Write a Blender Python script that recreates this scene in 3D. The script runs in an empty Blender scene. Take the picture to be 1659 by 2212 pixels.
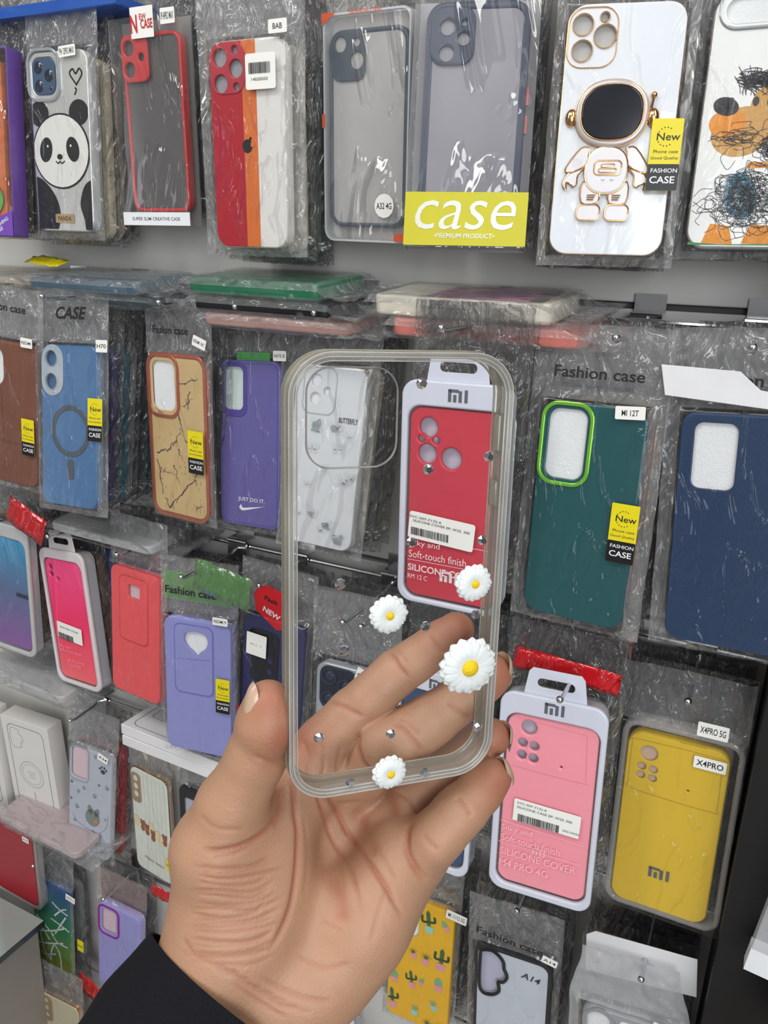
import bpy, math, random
import numpy as np
from mathutils import Vector, Matrix, Euler, noise
from mathutils.geometry import tessellate_polygon

# ------------------------------------------------------------ camera, world, lights, exposure
S = bpy.context.scene
S.view_settings.view_transform = 'Standard'
S.view_settings.look = 'None'
S.view_settings.gamma = 1.0
S.view_settings.use_curve_mapping = False
S.view_settings.exposure = -0.22
S.cycles.transparent_max_bounces = 22
S.cycles.max_bounces = 6
S.cycles.adaptive_threshold = .02
S.cycles.diffuse_bounces = 3
S.cycles.glossy_bounces = 4
S.cycles.transmission_bounces = 4
S.cycles.sample_clamp_indirect = 3.0
S.cycles.use_denoising = True
CAMZ = 1.5
AX = np.array([[0.8935306, 0.1649618, -0.4176011],      # world X, Y, Z axes seen from the camera (x right, y down, z ahead)
               [0.4472851, -0.2457611, 0.8599637],
               [0.0392310, -0.9551906, -0.2933800]])
cam_d = bpy.data.cameras.new('camera')
cam = bpy.data.objects.new('camera', cam_d)
S.collection.objects.link(cam)
cam_d.sensor_fit = 'VERTICAL'; cam_d.sensor_height = 36.0; cam_d.lens = 1720.0/2212.0*36.0
cam_d.clip_start = 0.01
_r = AX @ np.array([1, 0, 0]); _u = AX @ np.array([0, -1, 0]); _b = AX @ np.array([0, 0, -1])
cam.matrix_world = Matrix(((_r[0], _u[0], _b[0], 0), (_r[1], _u[1], _b[1], 0), (_r[2], _u[2], _b[2], CAMZ), (0, 0, 0, 1)))
S.camera = cam

def C(px, py, d):                       # a point of the place given by its direction from the lens and its depth
    v = AX @ np.array([(px-829.5)/1720.0*d, (py-1106.0)/1720.0*d, d])
    return np.array([v[0], v[1], v[2]+CAMZ])

wd = bpy.data.worlds.new('noise_surroundings'); S.world = wd; wd.use_nodes = True
nt = wd.node_tree; nt.nodes.clear()
def N(nt, t, **k):
    n = nt.nodes.new(t)
    for a, b in k.items():
        if a.startswith('i_'): n.inputs[a[2:].replace('_', ' ')].default_value = b
        else: setattr(n, a, b)
    return n
tc = N(nt, 'ShaderNodeTexCoord'); mp = N(nt, 'ShaderNodeMapping'); mp.inputs['Scale'].default_value = (2.2, 2.2, 1.1)
nz = N(nt, 'ShaderNodeTexNoise', i_Scale=1.6, i_Detail=3.0)
cr = N(nt, 'ShaderNodeValToRGB')
cr.color_ramp.elements[0].position = .36; cr.color_ramp.elements[0].color = (.22, .215, .21, 1)
cr.color_ramp.elements[1].position = .70; cr.color_ramp.elements[1].color = (3.6, 3.7, 3.8, 1)  # invented bright noise patches, added to make the plastic film sparkle
_e = cr.color_ramp.elements.new(.60); _e.color = (.72, .72, .72, 1)
bg = N(nt, 'ShaderNodeBackground', i_Strength=0.40); wo = N(nt, 'ShaderNodeOutputWorld')
nt.links.new(tc.outputs['Generated'], mp.inputs[0]); nt.links.new(mp.outputs[0], nz.inputs['Vector'])
nt.links.new(nz.outputs['Fac'], cr.inputs[0]); nt.links.new(cr.outputs[0], bg.inputs[0]); nt.links.new(bg.outputs[0], wo.inputs[0])

def area(name, loc, target, sx, sy, power, col=(1, 1, 1)):
    l = bpy.data.lights.new(name, 'AREA'); l.shape = 'RECTANGLE'; l.size = sx; l.size_y = sy; l.energy = power; l.color = col
    o = bpy.data.objects.new(name, l); S.collection.objects.link(o); o.location = loc
    o.rotation_euler = (Vector(target)-Vector(loc)).to_track_quat('-Z', 'Y').to_euler()
    return o
area('shopfront_window_light', (1.6, -2.6, 1.9), (-.3, .6, 1.2), 1.6, 2.0, 76, (.93, .97, 1))
area('ceiling_panel_light', (-.5, -.5, 2.75), (-.4, .3, 1.0), 1.3, .35, 15, (1, .99, .96))
area('ceiling_panel_light', (-1.6, -1.2, 2.75), (-.4, .6, 1.0), .35, 1.3, 16, (1, .98, .94))
area('ceiling_panel_light', (.9, -.2, 2.75), (.0, .6, 1.0), .35, 1.3, 12, (1, .99, .96))

# ------------------------------------------------------------ materials
def lin(c):
    return tuple((x/255/12.92 if x/255 <= .04045 else ((x/255+.055)/1.055)**2.4) for x in c)
_M = {}
def pm(name, rgb, rough=.5, metal=0.0, coat=0.0, var=.06, vs=60.0, bump=0.0, bs=400.0, sss=0.0, emit=None, spec=None):
    if name in _M: return _M[name]
    m = bpy.data.materials.new(name); m.use_nodes = True; t = m.node_tree; p = t.nodes['Principled BSDF']
    c = lin(rgb)
    tc = N(t, 'ShaderNodeTexCoord'); n = N(t, 'ShaderNodeTexNoise', i_Scale=vs, i_Detail=3.0)
    t.links.new(tc.outputs['Object'], n.inputs['Vector'])
    mx = N(t, 'ShaderNodeMix', data_type='RGBA')
    mx.inputs[6].default_value = tuple(x*(1-var) for x in c)+(1,); mx.inputs[7].default_value = tuple(min(1, x*(1+var)) for x in c)+(1,)
    t.links.new(n.outputs['Fac'], mx.inputs[0]); t.links.new(mx.outputs[2], p.inputs['Base Color'])
    p.inputs['Roughness'].default_value = rough; p.inputs['Metallic'].default_value = metal
    p.inputs['Coat Weight'].default_value = coat; p.inputs['Coat Roughness'].default_value = .05
    if spec is not None: p.inputs['Specular IOR Level'].default_value = spec
    if sss:
        p.inputs['Subsurface Weight'].default_value = sss; p.inputs['Subsurface Radius'].default_value = (.004, .0015, .0008); p.inputs['Subsurface Scale'].default_value = 1.0
    if bump:
        n2 = N(t, 'ShaderNodeTexNoise', i_Scale=bs, i_Detail=4.0); b = N(t, 'ShaderNodeBump', i_Strength=bump, i_Distance=.001)
        t.links.new(tc.outputs['Object'], n2.inputs['Vector']); t.links.new(n2.outputs['Fac'], b.inputs['Height']); t.links.new(b.outputs[0], p.inputs['Normal'])
    _M[name] = m
    return m

def film(name, haze=.04, tint=(1, 1, 1), refl=.16, rough=.07, bump=.5, scale=34.0, dist=.004, hazecol=(.8, .82, .84), detail=3.0, sparse=True, cap=None):
    """clear plastic film: see-through, with a sheen that follows its wrinkles"""
    if name in _M: return _M[name]
    m = bpy.data.materials.new(name); m.use_nodes = True; t = m.node_tree; t.nodes.clear()
    out = N(t, 'ShaderNodeOutputMaterial')
    tc = N(t, 'ShaderNodeTexCoord')
    n = N(t, 'ShaderNodeTexNoise', i_Scale=scale, i_Detail=detail, i_Distortion=1.4)
    mpn = N(t, 'ShaderNodeMapping'); mpn.inputs['Scale'].default_value = (1.6, 1, .75)
    t.links.new(tc.outputs['Object'], mpn.inputs[0]); t.links.new(mpn.outputs[0], n.inputs['Vector'])
    rp = N(t, 'ShaderNodeMapRange', interpolation_type='SMOOTHSTEP'); rp.inputs['From Min'].default_value = .50 if sparse else .30; rp.inputs['From Max'].default_value = .66 if sparse else .74
    t.links.new(n.outputs['Fac'], rp.inputs['Value'])
    b = N(t, 'ShaderNodeBump', i_Strength=bump, i_Distance=dist)
    t.links.new(rp.outputs[0], b.inputs['Height'])
    tr = N(t, 'ShaderNodeBsdfTransparent'); tr.inputs[0].default_value = tint+(1,)
    gl = N(t, 'ShaderNodeBsdfGlossy', i_Roughness=rough); t.links.new(b.outputs[0], gl.inputs['Normal'])
    df = N(t, 'ShaderNodeBsdfDiffuse'); df.inputs[0].default_value = hazecol+(1,)
    lw = N(t, 'ShaderNodeFresnel', i_IOR=1.38); t.links.new(b.outputs[0], lw.inputs['Normal'])
    ma = N(t, 'ShaderNodeMath', operation='MULTIPLY'); ma.inputs[1].default_value = refl*6; ma.use_clamp = True
    t.links.new(lw.outputs[0], ma.inputs[0])
    mi_ = N(t, 'ShaderNodeMath', operation='MINIMUM'); mi_.inputs[1].default_value = cap or min(.5, refl*1.3); t.links.new(ma.outputs[0], mi_.inputs[0]); ma = mi_
    m1 = N(t, 'ShaderNodeMixShader'); m1.inputs[0].default_value = haze
    t.links.new(tr.outputs[0], m1.inputs[1]); t.links.new(df.outputs[0], m1.inputs[2])
    m2 = N(t, 'ShaderNodeMixShader'); t.links.new(ma.outputs[0], m2.inputs[0])
    t.links.new(m1.outputs[0], m2.inputs[1]); t.links.new(gl.outputs[0], m2.inputs[2]); t.links.new(m2.outputs[0], out.inputs[0])
    _M[name] = m
    return m

BAG = lambda: film('bag_film', haze=.010, bump=.6, scale=17, dist=.006, rough=.07, refl=.14, cap=.16)
BAGB = lambda: film('stacked_bag_film', haze=.045, tint=(.88, .88, .88), bump=1.0, scale=30, dist=.011, hazecol=(.5, .5, .5), sparse=False, refl=.3, cap=.45, rough=.10)  # grey tint builds up over the layers as painted shade between stacks
BAGH = lambda: film('header_film', haze=.11, tint=(.98, .98, .98), bump=1.0, scale=24, dist=.014, hazecol=(.80, .81, .82), refl=.3, sparse=False, cap=.4, rough=.08, detail=2.0)
ACE = lambda: film('acetate', haze=.01, bump=.25, scale=9, dist=.008, refl=.16, rough=.03)
CLR = lambda: film('clear_case_plastic', haze=.05, bump=.05, scale=12, refl=.2, rough=.05)
WHITE = lambda: pm('white_plastic', (226, 228, 232), .35)
PAPER = lambda: pm('sticker_paper', (232, 231, 226), .6, var=.03)
INK = lambda: pm('black_ink', (28, 28, 30), .5, var=.02)
FOAM = lambda: pm('packing_foam', (226, 228, 230), .9, bump=.6, bs=900, var=.04)
CHROME = lambda: pm('chrome', (205, 207, 210), .18, metal=1.0, var=.03)
BLACK = lambda: pm('black_plastic', (22, 23, 26), .35)
GOLD = lambda: pm('gold_plating', (214, 168, 118), .2, metal=1.0)

# ------------------------------------------------------------ mesh helpers (local x right, z up, +y towards the wall)
def rr(cx, cz, w, h, r, n=6):
    r = min(r, w/2-1e-6, h/2-1e-6); o = []
    for (sx, sz, a0) in ((1, 1, 0), (-1, 1, 90), (-1, -1, 180), (1, -1, 270)):
        for k in range(n+1):
            a = math.radians(a0+90*k/n)
            o.append((cx+sx*(w/2-r)+r*math.cos(a), cz+sz*(h/2-r)+r*math.sin(a)))
    return o
def ell(cx, cz, rx, rz=None, n=22, rot=0.0, p=1.0):
    rz = rx if rz is None else rz; o = []; cr_, sr_ = math.cos(rot), math.sin(rot)
    for k in range(n):
        a = 2*math.pi*k/n; c, s = math.cos(a), math.sin(a)
        x = rx*math.copysign(abs(c)**p, c); z = rz*math.copysign(abs(s)**p, s)
        o.append((cx+x*cr_-z*sr_, cz+x*sr_+z*cr_))
    return o
def area2(l): return sum(l[i-1][0]*l[i][1]-l[i][0]*l[i-1][1] for i in range(len(l)))
def offs(l, d):
    if abs(d) < 1e-9: return list(l)
    o = []; n = len(l)
    for i in range(n):
        a, b, c = l[i-1], l[i], l[(i+1) % n]
        t1 = (b[0]-a[0], b[1]-a[1]); t2 = (c[0]-b[0], c[1]-b[1])
        l1 = math.hypot(*t1) or 1; l2 = math.hypot(*t2) or 1
        nx = -(t1[1]/l1+t2[1]/l2); nz_ = (t1[0]/l1+t2[0]/l2); q = math.hypot(nx, nz_) or 1
        o.append((b[0]+nx/q*d, b[1]+nz_/q*d))
    return o

class MB:
    def __init__(s): s.v = []; s.f = []; s.m = []
    def face(s, ids, mi=0): s.f.append(tuple(ids)); s.m.append(mi)
    def box(s, x0, x1, y0, y1, z0, z1, mi=0):
        b = len(s.v)
        for z in (z0, z1):
            for (x, y) in ((x0, y0), (x1, y0), (x1, y1), (x0, y1)): s.v.append((x, y, z))
        for q in ((0, 3, 2, 1), (4, 5, 6, 7), (0, 1, 5, 4), (1, 2, 6, 5), (2, 3, 7, 6), (3, 0, 4, 7)): s.face([b+i for i in q], mi)
    def cap(s, loops, ys, mi=0, flip=False):
        pts = [p for l in loops for p in l]; b = len(s.v)
        s.v += [(p[0], ys, p[1]) for p in pts]
        for t in tessellate_polygon([[Vector((p[0], p[1], 0)) for p in l] for l in loops]):
            q = [pts[i] for i in t]
            ccw = area2(q) > 0                  # ccw in x,z looks towards -y
            s.face([b+i for i in (t if ccw != flip else t[::-1])], mi)
    def plate(s, outer, holes=(), y0=0.0, y1=.002, bev=.0006, seg=2, mi=0, side_mi=None):
        side_mi = mi if side_mi is None else side_mi
        if area2(outer) < 0: outer = outer[::-1]
        holes = [h if area2(h) < 0 else h[::-1] for h in holes]
        bev = min(bev, (y1-y0)*.45)
        prof = [(bev*(1-math.sin(math.pi/2*k/seg)), y0+bev*(1-math.cos(math.pi/2*k/seg))) for k in range(seg+1)]
        prof += [(i, y0+y1-y) for i, y in prof[::-1]]
        s.cap([offs(l, prof[0][0]) for l in [outer]+list(holes)], y0, mi)
        s.cap([offs(l, prof[0][0]) for l in [outer]+list(holes)], y1, mi, True)
        for l in [outer]+list(holes):
            n = len(l); b = len(s.v)
            for (i, y) in prof: s.v += [(p[0], y, p[1]) for p in offs(l, i)]
            for k in range(len(prof)-1):
                for j in range(n):
                    s.face((b+k*n+j, b+(k+1)*n+j, b+(k+1)*n+(j+1) % n, b+k*n+(j+1) % n), side_mi)
    def ring(s, outer, inner, y0, y1, bev=.0004, mi=0): s.plate(outer, [inner], y0, y1, bev, 2, mi)
    def tube(s, pts, r, n=8, mi=0, closed=False):
        P = [Vector(p) for p in pts]; m = len(P); b = len(s.v); R = r if hasattr(r, '__len__') else [r]*m; prev = None
        for i, p in enumerate(P):
            a = P[i-1] if (i or closed) else p; c = P[(i+1) % m] if (i < m-1 or closed) else p
            t = (c-a).normalized()
            if prev is None: u = t.orthogonal().normalized()
            else: u = (prev-t*prev.dot(t)).normalized()
            prev = u; w = t.cross(u)
            for k in range(n):
                an = 2*math.pi*k/n; s.v.append(tuple(p+R[i]*(math.cos(an)*u+math.sin(an)*w)))
        for i in range(m if closed else m-1):
            for k in range(n):
                i2 = (i+1) % m; s.face((b+i*n+k, b+i*n+(k+1) % n, b+i2*n+(k+1) % n, b+i2*n+k), mi)
        if not closed:
            s.face([b+k for k in range(n)][::-1], mi); s.face([b+(m-1)*n+k for k in range(n)], mi)
    def dome(s, c, r, h, n=16, m=5, mi=0, full=False):
        """bulge towards -y: r = (rx, rz)"""
        b = len(s.v); rx, rz = r if hasattr(r, '__len__') else (r, r)
        for i in range(m):
            a = math.pi/2*i/m
            for k in range(n):
                t = 2*math.pi*k/n; s.v.append((c[0]+rx*math.cos(a)*math.cos(t), c[1]-h*math.sin(a), c[2]+rz*math.cos(a)*math.sin(t)))
        s.v.append((c[0], c[1]-h, c[2])); top = len(s.v)-1
        for i in range(m-1):
            for k in range(n): s.face((b+i*n+k, b+i*n+(k+1) % n, b+(i+1)*n+(k+1) % n, b+(i+1)*n+k), mi)
        for k in range(n): s.face((b+(m-1)*n+k, b+(m-1)*n+(k+1) % n, top), mi)
    # flat printing, slightly proud of the surface it lies on
    def poly(s, pts, y, mi=0, clip=None):
        if clip:
            pts = clip_poly(pts, clip)
        if len(pts) < 3: return
        s.cap([pts], y, mi)
    def stroke(s, pts, w, y, mi=0, clip=None):
        for a, b in zip(pts[:-1], pts[1:]):
            dx, dz = b[0]-a[0], b[1]-a[1]; l = math.hypot(dx, dz)
            if l < 1e-7: continue
            nx, nz_ = -dz/l*w/2, dx/l*w/2; ex, ez = dx/l*w*.3, dz/l*w*.3
            q = [(a[0]+nx-ex, a[1]+nz_-ez), (a[0]-nx-ex, a[1]-nz_-ez), (b[0]-nx+ex, b[1]-nz_+ez), (b[0]+nx+ex, b[1]+nz_+ez)]
            if clip:
                q = clip_poly(q, clip)
                if len(q) < 3: continue
            if area2(q) < 0: q = q[::-1]
            k = len(s.v); s.v += [(p[0], y, p[1]) for p in q]; s.face(range(k, k+len(q)), mi)
    def obj(s, name, mats, parent=None, smooth=True, angle=35):
        me = bpy.data.meshes.new(name); me.from_pydata(s.v, [], s.f)
        for m in (mats if isinstance(mats, (list, tuple)) else [mats]): me.materials.append(m)
        if max(s.m, default=0) > 0: me.polygons.foreach_set('material_index', s.m)
        if smooth:
            me.polygons.foreach_set('use_smooth', [True]*len(s.f)); me.update(); me.set_sharp_from_angle(angle=math.radians(angle))
        me.update()
        o = bpy.data.objects.new(name, me); S.collection.objects.link(o)
        if parent is not None: o.parent = parent
        return o
def clip_poly(pts, c):
    for ax, lim, sg in ((0, c[0], 1), (0, c[1], -1), (1, c[2], 1), (1, c[3], -1)):
        out = []
        for i in range(len(pts)):
            a, b = pts[i-1], pts[i]; da, db = sg*(a[ax]-lim), sg*(b[ax]-lim)
            if (da >= 0) != (db >= 0):
                t = da/(da-db); out.append((a[0]+t*(b[0]-a[0]), a[1]+t*(b[1]-a[1])))
            if db >= 0: out.append(b)
        pts = out
        if len(pts) < 3: return []
    return pts
def smooth_line(pts, n=6):
    o = []; P = [pts[0]]+list(pts)+[pts[-1]]
    for i in range(1, len(P)-2):
        for k in range(n):
            t = k/n; p0, p1, p2, p3 = P[i-1], P[i], P[i+1], P[i+2]
            o.append(tuple(.5*((2*p1[j])+(-p0[j]+p2[j])*t+(2*p0[j]-5*p1[j]+4*p2[j]-p3[j])*t*t+(-p0[j]+3*p1[j]-3*p2[j]+p3[j])*t**3) for j in range(len(p1))))
    o.append(tuple(pts[-1])); return o

_T = {}
def text(parent, s, x, z, w, y, mat, h=None, rot=0.0, bold=0.0, shear=0.0, name='lettering', align='c', skew=0.0):
    """flat lettering, w wide, centred on (x, z); skew lowers the right end of the line"""
    key = (s, bold, shear)
    if key not in _T:
        cu = bpy.data.curves.new('t', 'FONT'); cu.body = s; cu.offset = bold; cu.shear = shear; cu.resolution_u = 3; cu.space_line = .95
        o = bpy.data.objects.new('t', cu); S.collection.objects.link(o)
        me = o.to_mesh(); V = [tuple(v.co) for v in me.vertices]; Fc = [tuple(p.vertices) for p in me.polygons]; o.to_mesh_clear()
        bpy.data.objects.remove(o); bpy.data.curves.remove(cu)
        xs = [v[0] for v in V]; ys = [v[1] for v in V]
        _T[key] = (V, Fc, min(xs), max(xs), min(ys), max(ys))
    V, Fc, a, b, c, d = _T[key]
    sx = w/(b-a); sz = sx if h is None else h/(d-c); m = MB(); cr_, sr_ = math.cos(rot), math.sin(rot)
    for v in V:
        X = (v[0]-(a+b)/2)*sx; Z = (v[1]-(c+d)/2)*sz
        if align == 'l': X += w/2
        m.v.append((x+X*cr_-Z*sr_, y, z+X*sr_+Z*cr_-X*skew))
    for f in Fc: m.face(f)
    return m.obj(name, mat, parent, smooth=False)

def root(name, pose, label, cat, group=None):
    o = bpy.data.objects.new(name, None); S.collection.objects.link(o); o.empty_display_size = .02
    x, y, z, _, _, yaw, pit, rol = pose
    Rz = Matrix.Rotation(math.radians(yaw), 3, 'Z'); Rx = Matrix.Rotation(math.radians(pit), 3, 'X'); Ry = Matrix.Rotation(math.radians(rol), 3, 'Y')
    o.matrix_world = Matrix.Translation((x, y, z)) @ (Rz @ Rx @ Ry).to_4x4()
    o['label'] = label; o['category'] = cat
    if group: o['group'] = group
    return o
def tag(o, label, cat, group=None, kind=None):
    if label: o['label'] = label
    if cat: o['category'] = cat
    if group: o['group'] = group
    if kind: o['kind'] = kind
    return o
def ss(a, b, x):
    t = max(0, min(1, (x-a)/(b-a))); return t*t*(3-2*t)

# ------------------------------------------------------------ packaging
def bag(parent, w, h, t, header=.045, side=.008, bot=.007, seed=0, mats=None, nx=46, name='bag', zipline=True, taper=0.0, wr=1.0, back=True):
    m = MB(); x0, x1 = -w/2-side, w/2+side; z0, z1 = -h/2-bot, h/2+header
    nz_ = int(nx*(z1-z0)/(x1-x0)); rnd = seed*13.7
    def crump(x, z, k):
        p = Vector((x*30+rnd, z*22, k*3.3)); q = Vector((x*85, z*60+rnd, k*5.1))
        return (1-2*abs(noise.noise(p)))*.6+(1-2*abs(noise.noise(q)))*.4
    for k, sgn in ((0, -1), (1, 1)) if back else ((0, -1),):
        b = len(m.v)
        for j in range(nz_+1):
            z = z0+(z1-z0)*j/nz_
            for i in range(nx+1):
                x = x0+(x1-x0)*i/nx
                tp = 1-taper*ss(h/2, z1, z); xx = x*tp
                d = max(abs(x)-w/2, abs(z)-h/2)
                e = ss(-.001, .010, d)
                edge = min(x-x0, x1-x, z-z0, z1-z); wd = ss(0, .004, edge)
                amp = (.0004+.0030*e)*wr
                base = (-.0021 if sgn < 0 and wr > .6 else (-.0013 if sgn < 0 else t+.0009))*(1-e)+(t*.5+sgn*.0016*wd)*e
                y = base+crump(x, z, k)*amp*wd*(1 if d > 0 else .6)
                if d <= 0: y = min(y, -.0018 if wr > .6 else -.0011) if sgn < 0 else max(y, t+.0008)
                if zipline and z > h/2+.004:
                    q = (z-(h/2+.010)); y += sgn*.0007*math.exp(-(q/.0012)**2)+sgn*.0007*math.exp(-((q-.004)/.0012)**2)
                m.v.append((xx+(.0008*noise.noise(Vector((z*60, rnd, k)))), y, z+.0012*noise.noise(Vector((x*70, rnd+5, k)))*(1 if j in (0, nz_) else 0)))
        n = nx+1
        for j in range(nz_):
            for i in range(nx):
                q = (b+j*n+i, b+j*n+i+1, b+(j+1)*n+i+1, b+(j+1)*n+i)
                zc = z0+(z1-z0)*(j+.5)/nz_
                xc = x0+(x1-x0)*(i+.5)/nx; mi = 1 if (zc > h/2+.003 or abs(xc) > w/2+.0015 or zc < -h/2-.0015) else 0
                m.face(q if sgn < 0 else q[::-1], mi)
    return m.obj(name, mats or [BAG(), BAGH()], parent, angle=60)

def case_body(parent, w, h, mat, holes=(), t=.0095, r=.0115, frame=None, panel_mat=None, foam=True, foam_mat=None, extra=None):
    outer = rr(0, 0, w, h, r, 8)
    a = MB(); a.plate(offs(outer, .0006), holes, 0, .0020, .0007, 3)
    p = a.obj('back_panel', panel_mat or mat, parent)
    b = MB(); b.ring(outer, offs(outer, .0022), .0006, t, .0012); f = b.obj('frame', frame or mat, parent)
    if foam:
        c = MB(); c.plate(offs(outer, .0028), [], .0028, t-.0008, .0005); c.obj('foam_insert', foam_mat or FOAM(), parent)
    return p
def U(w, h):
    return lambda u, v: ((u-.5)*w, (.5-v)*h)
def hole_ring(parent, loop, wdt, mat, y0=-.0012, y1=.0015, name='camera_ring'):
    a = MB(); a.ring(offs(loop if area2(loop) > 0 else loop[::-1], -wdt), loop if area2(loop) > 0 else loop[::-1], y0, y1, .0006); return a.obj(name, mat, parent)
def sticker(parent, x, z, w, h, s=None, y=-.0006, rot=0.0, mat=None, ink=None, tw=.8, th=None, bold=.01, name='sticker', r=.001):
    l = rr(0, 0, w, h, r, 3); c, sn = math.cos(rot), math.sin(rot)
    a = MB(); a.plate([(x+p[0]*c-p[1]*sn, z+p[0]*sn+p[1]*c) for p in l], [], y, y+.0003, .00005, 1)
    o = a.obj(name, mat or PAPER(), parent)
    if s: text(o, s, x, z, w*tw, y-.00012, ink or INK(), h=th or h*.45, rot=rot, bold=bold)
    return o
def new_tag(parent, x, z, w=.0185, h=.043, y=-.0040, rot=0.0, full=True):
    """yellow and black 'New phone case' sticker"""
    Y = pm('tag_yellow', (222, 205, 22), .4); K = pm('tag_black', (20, 21, 24), .4)
    a = MB(); a.plate(rr(x, z, w, h, .0008, 3), [], y, y+.0003, .00004, 1, 0)
    o = a.obj('sticker', Y, parent)
    b = MB(); b.poly(rr(x, z-h*.315, w, h*.37, .0008, 3), y-.0001); k = b.obj('black_band', K, o)
    text(o, 'New', x+w*.06, z+h*.25, w*.74, y-.00015, INK(), h=h*.105, bold=.008)
    if full:
        d = MB()
        for q in range(12):
            an = math.radians(60+q*22)
            d.poly(ell(x-w*.02+w*.27*math.cos(an), z+h*.25+h*.13*math.sin(an), w*.022, n=6), y-.00015)
        d.obj('dots', INK(), o, smooth=False)
        text(o, 'Phone case', x+w*.02, z+h*.045, w*.78, y-.00015, INK(), h=h*.045)
        text(o, 'Good Quality', x, z-h*.05, w*.88, y-.00015, INK(), h=h*.05)
    PW = pm('white_print', (225, 226, 228), .5, var=.02)
    text(o, 'FASHION', x+w*.03, z-h*.22, w*.84, y-.0002, PW, h=h*.06, bold=.01)
    text(o, 'CASE', x+w*.0, z-h*.35, w*.80, y-.0002, PW, h=h*.10, bold=.015)
    return o
def mi_mark(parent, x, z, s, y, mat, name='logo'):
    m = MB(); t = s*.17
    def bar(x0, x1, z0, z1): m.poly([(x+x0, z+z0), (x+x1, z+z0), (x+x1, z+z1), (x+x0, z+z1)], y)
    H = s*.62; a = -s*.5
    bar(a, a+t, -H/2, H/2); bar(a, a+s*.55, H/2-t*.9, H/2); bar(a+s*.55, a+s*.55+t, -H/2, H/2-s*.06); bar(a+s*.27, a+s*.27+t, -H/2, H/2-s*.26)
    bar(a+s*.86, a+s*.86+t*.95, -H/2, H/2)
    return m.obj(name, mat, parent, smooth=False)
def barcode(m, x0, x1, z0, z1, y, seed, mi=0, skew=0.0):
    r = random.Random(seed); x = x0
    while x < x1:
        w = r.choice((.0003, .0005, .0008)); m.poly([(x, z0-(x-x0)*skew), (x+w, z0-(x-x0)*skew), (x+w, z1-(x-x0)*skew), (x, z1-(x-x0)*skew)], y, mi); x += w+r.choice((.0003, .0005))

def retail(parent, w, h, case_mat, tray_mat=None, holes=(), t=.015, tab=True, win=(.07, .1, .94, .965), case_t=.0095, cover=True, win_r=.011, depth_case=.003):
    """hard hang-tab package: tray frame, clear window, the case inside"""
    tray_mat = tray_mat or pm('tray_plastic', (200, 203, 216), .35)
    q = U(w, h); a = q(win[0], win[1]); b = q(win[2], win[3])
    wl = rr((a[0]+b[0])/2, (a[1]+b[1])/2, b[0]-a[0], a[1]-b[1], win_r, 8)
    m = MB(); m.plate(rr(0, 0, w, h, .0125, 8), [wl], 0, .0048, .0016, 3); tr = m.obj('tray', tray_mat, parent)
    m = MB(); m.plate(rr(0, 0, w-.003, h-.003, .0115, 8), [offs(wl, -.002)], .005, t, .001, 2); m.plate(rr(0, 0, w-.004, h-.004, .011, 8), [], t, t+.001, .0003, 1)
    m.obj('clear_back_shell', film('shell_plastic', haze=.30, refl=.25, bump=.1, hazecol=(.75, .76, .80)), parent)
    if tab:
        m = MB(); zc = h/2+.0105
        m.plate([(-.026, h/2-.004), (.026, h/2-.004), (.0225, h/2+.019), (.0195, h/2+.0225), (-.0195, h/2+.0225), (-.0225, h/2+.019)], [rr(0, zc, .030, .0075, .0036, 5), ], .004, .0052, .0003, 1)
        m.obj('hang_tab', tray_mat, parent)
    cl = offs(wl, .0012)
    m = MB(); m.plate(cl, holes, depth_case, depth_case+.004, .0016, 3); cs = m.obj('phone_case', case_mat, parent)
    m = MB(); m.plate(offs(cl, .002), [], depth_case+.0065, depth_case+.008, .0003, 1); m.obj('card_insert', pm('insert_grey', (190, 184, 200), .7), cs)
    if cover:
        m = MB(); m.plate(offs(wl, -.0006), [], .0012, .0016, .0001, 1); m.obj('clear_window', film('window_film', haze=.0, refl=.10, rough=.03, bump=.15, scale=8, dist=.008), parent)
    return q, cs

_proto = {}
def behind(front, n, cols, seed, word, pos, big=False, dy=.0128, x_off=.0, hgt=.164, y_start=.014, header=.056):
    """the cases that hang on the same hook behind the front one"""
    o = None; rnd = random.Random(seed); ordn = ['directly', 'second', 'third', 'fourth', 'fifth', 'sixth', 'seventh', 'eighth', 'ninth']
    x, y, z, w, h, yaw, pit, rol = pos
    for k in range(n):
        off = y_start+k*dy; ya = math.radians(yaw); yy = y+off*math.cos(ya); xx = x-off*math.sin(ya)
        if yy > .676: break
        cname, rgb = cols[k % len(cols)]
        key = (rgb, big)
        if key not in _proto:
            m = MB(); ww, hh = (.087, .180) if big else (.0775, hgt); ol = rr(0, 0, ww, hh, .0115, 5)
            cam_h = rr(-ww/2+.0195, hh/2-.023, .027, .033, .007, 4)
            m.plate(ol, [cam_h], 0, .0088, .0015, 2)
            t_ = m.obj('phone_case', pm('case_%d_%d_%d' % rgb, rgb, .4), None); _proto[key] = t_.data; bpy.data.objects.remove(t_)
        if ('bag', k % 3) not in _proto:
            t_ = bag(None, .0785, .164, .009, header=header, seed=50+k, nx=26, mats=[BAGB(), BAGB()], wr=.56, side=.0095); _proto[('bag', k % 3)] = t_.data; bpy.data.objects.remove(t_)
        o = root('packaged_phone_case', (xx+rnd.uniform(-.002, .002)+x_off, yy, z+(h-hgt)/2+rnd.uniform(-.006, .003), 0, 0, yaw+rnd.uniform(-.2, .2), pit+rnd.uniform(-.15, .15), rol*.5+rnd.uniform(-1.5, 1.5)),
                 '%s case, %s behind the %s' % (cname, ordn[k], word), 'phone case', 'cases stacked behind the %s' % word)
        c = bpy.data.objects.new('phone_case', _proto[key]); S.collection.objects.link(c); c.parent = o
        g = bpy.data.objects.new('bag', _proto[('bag', k % 3)]); S.collection.objects.link(g); g.parent = o
    return o
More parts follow.
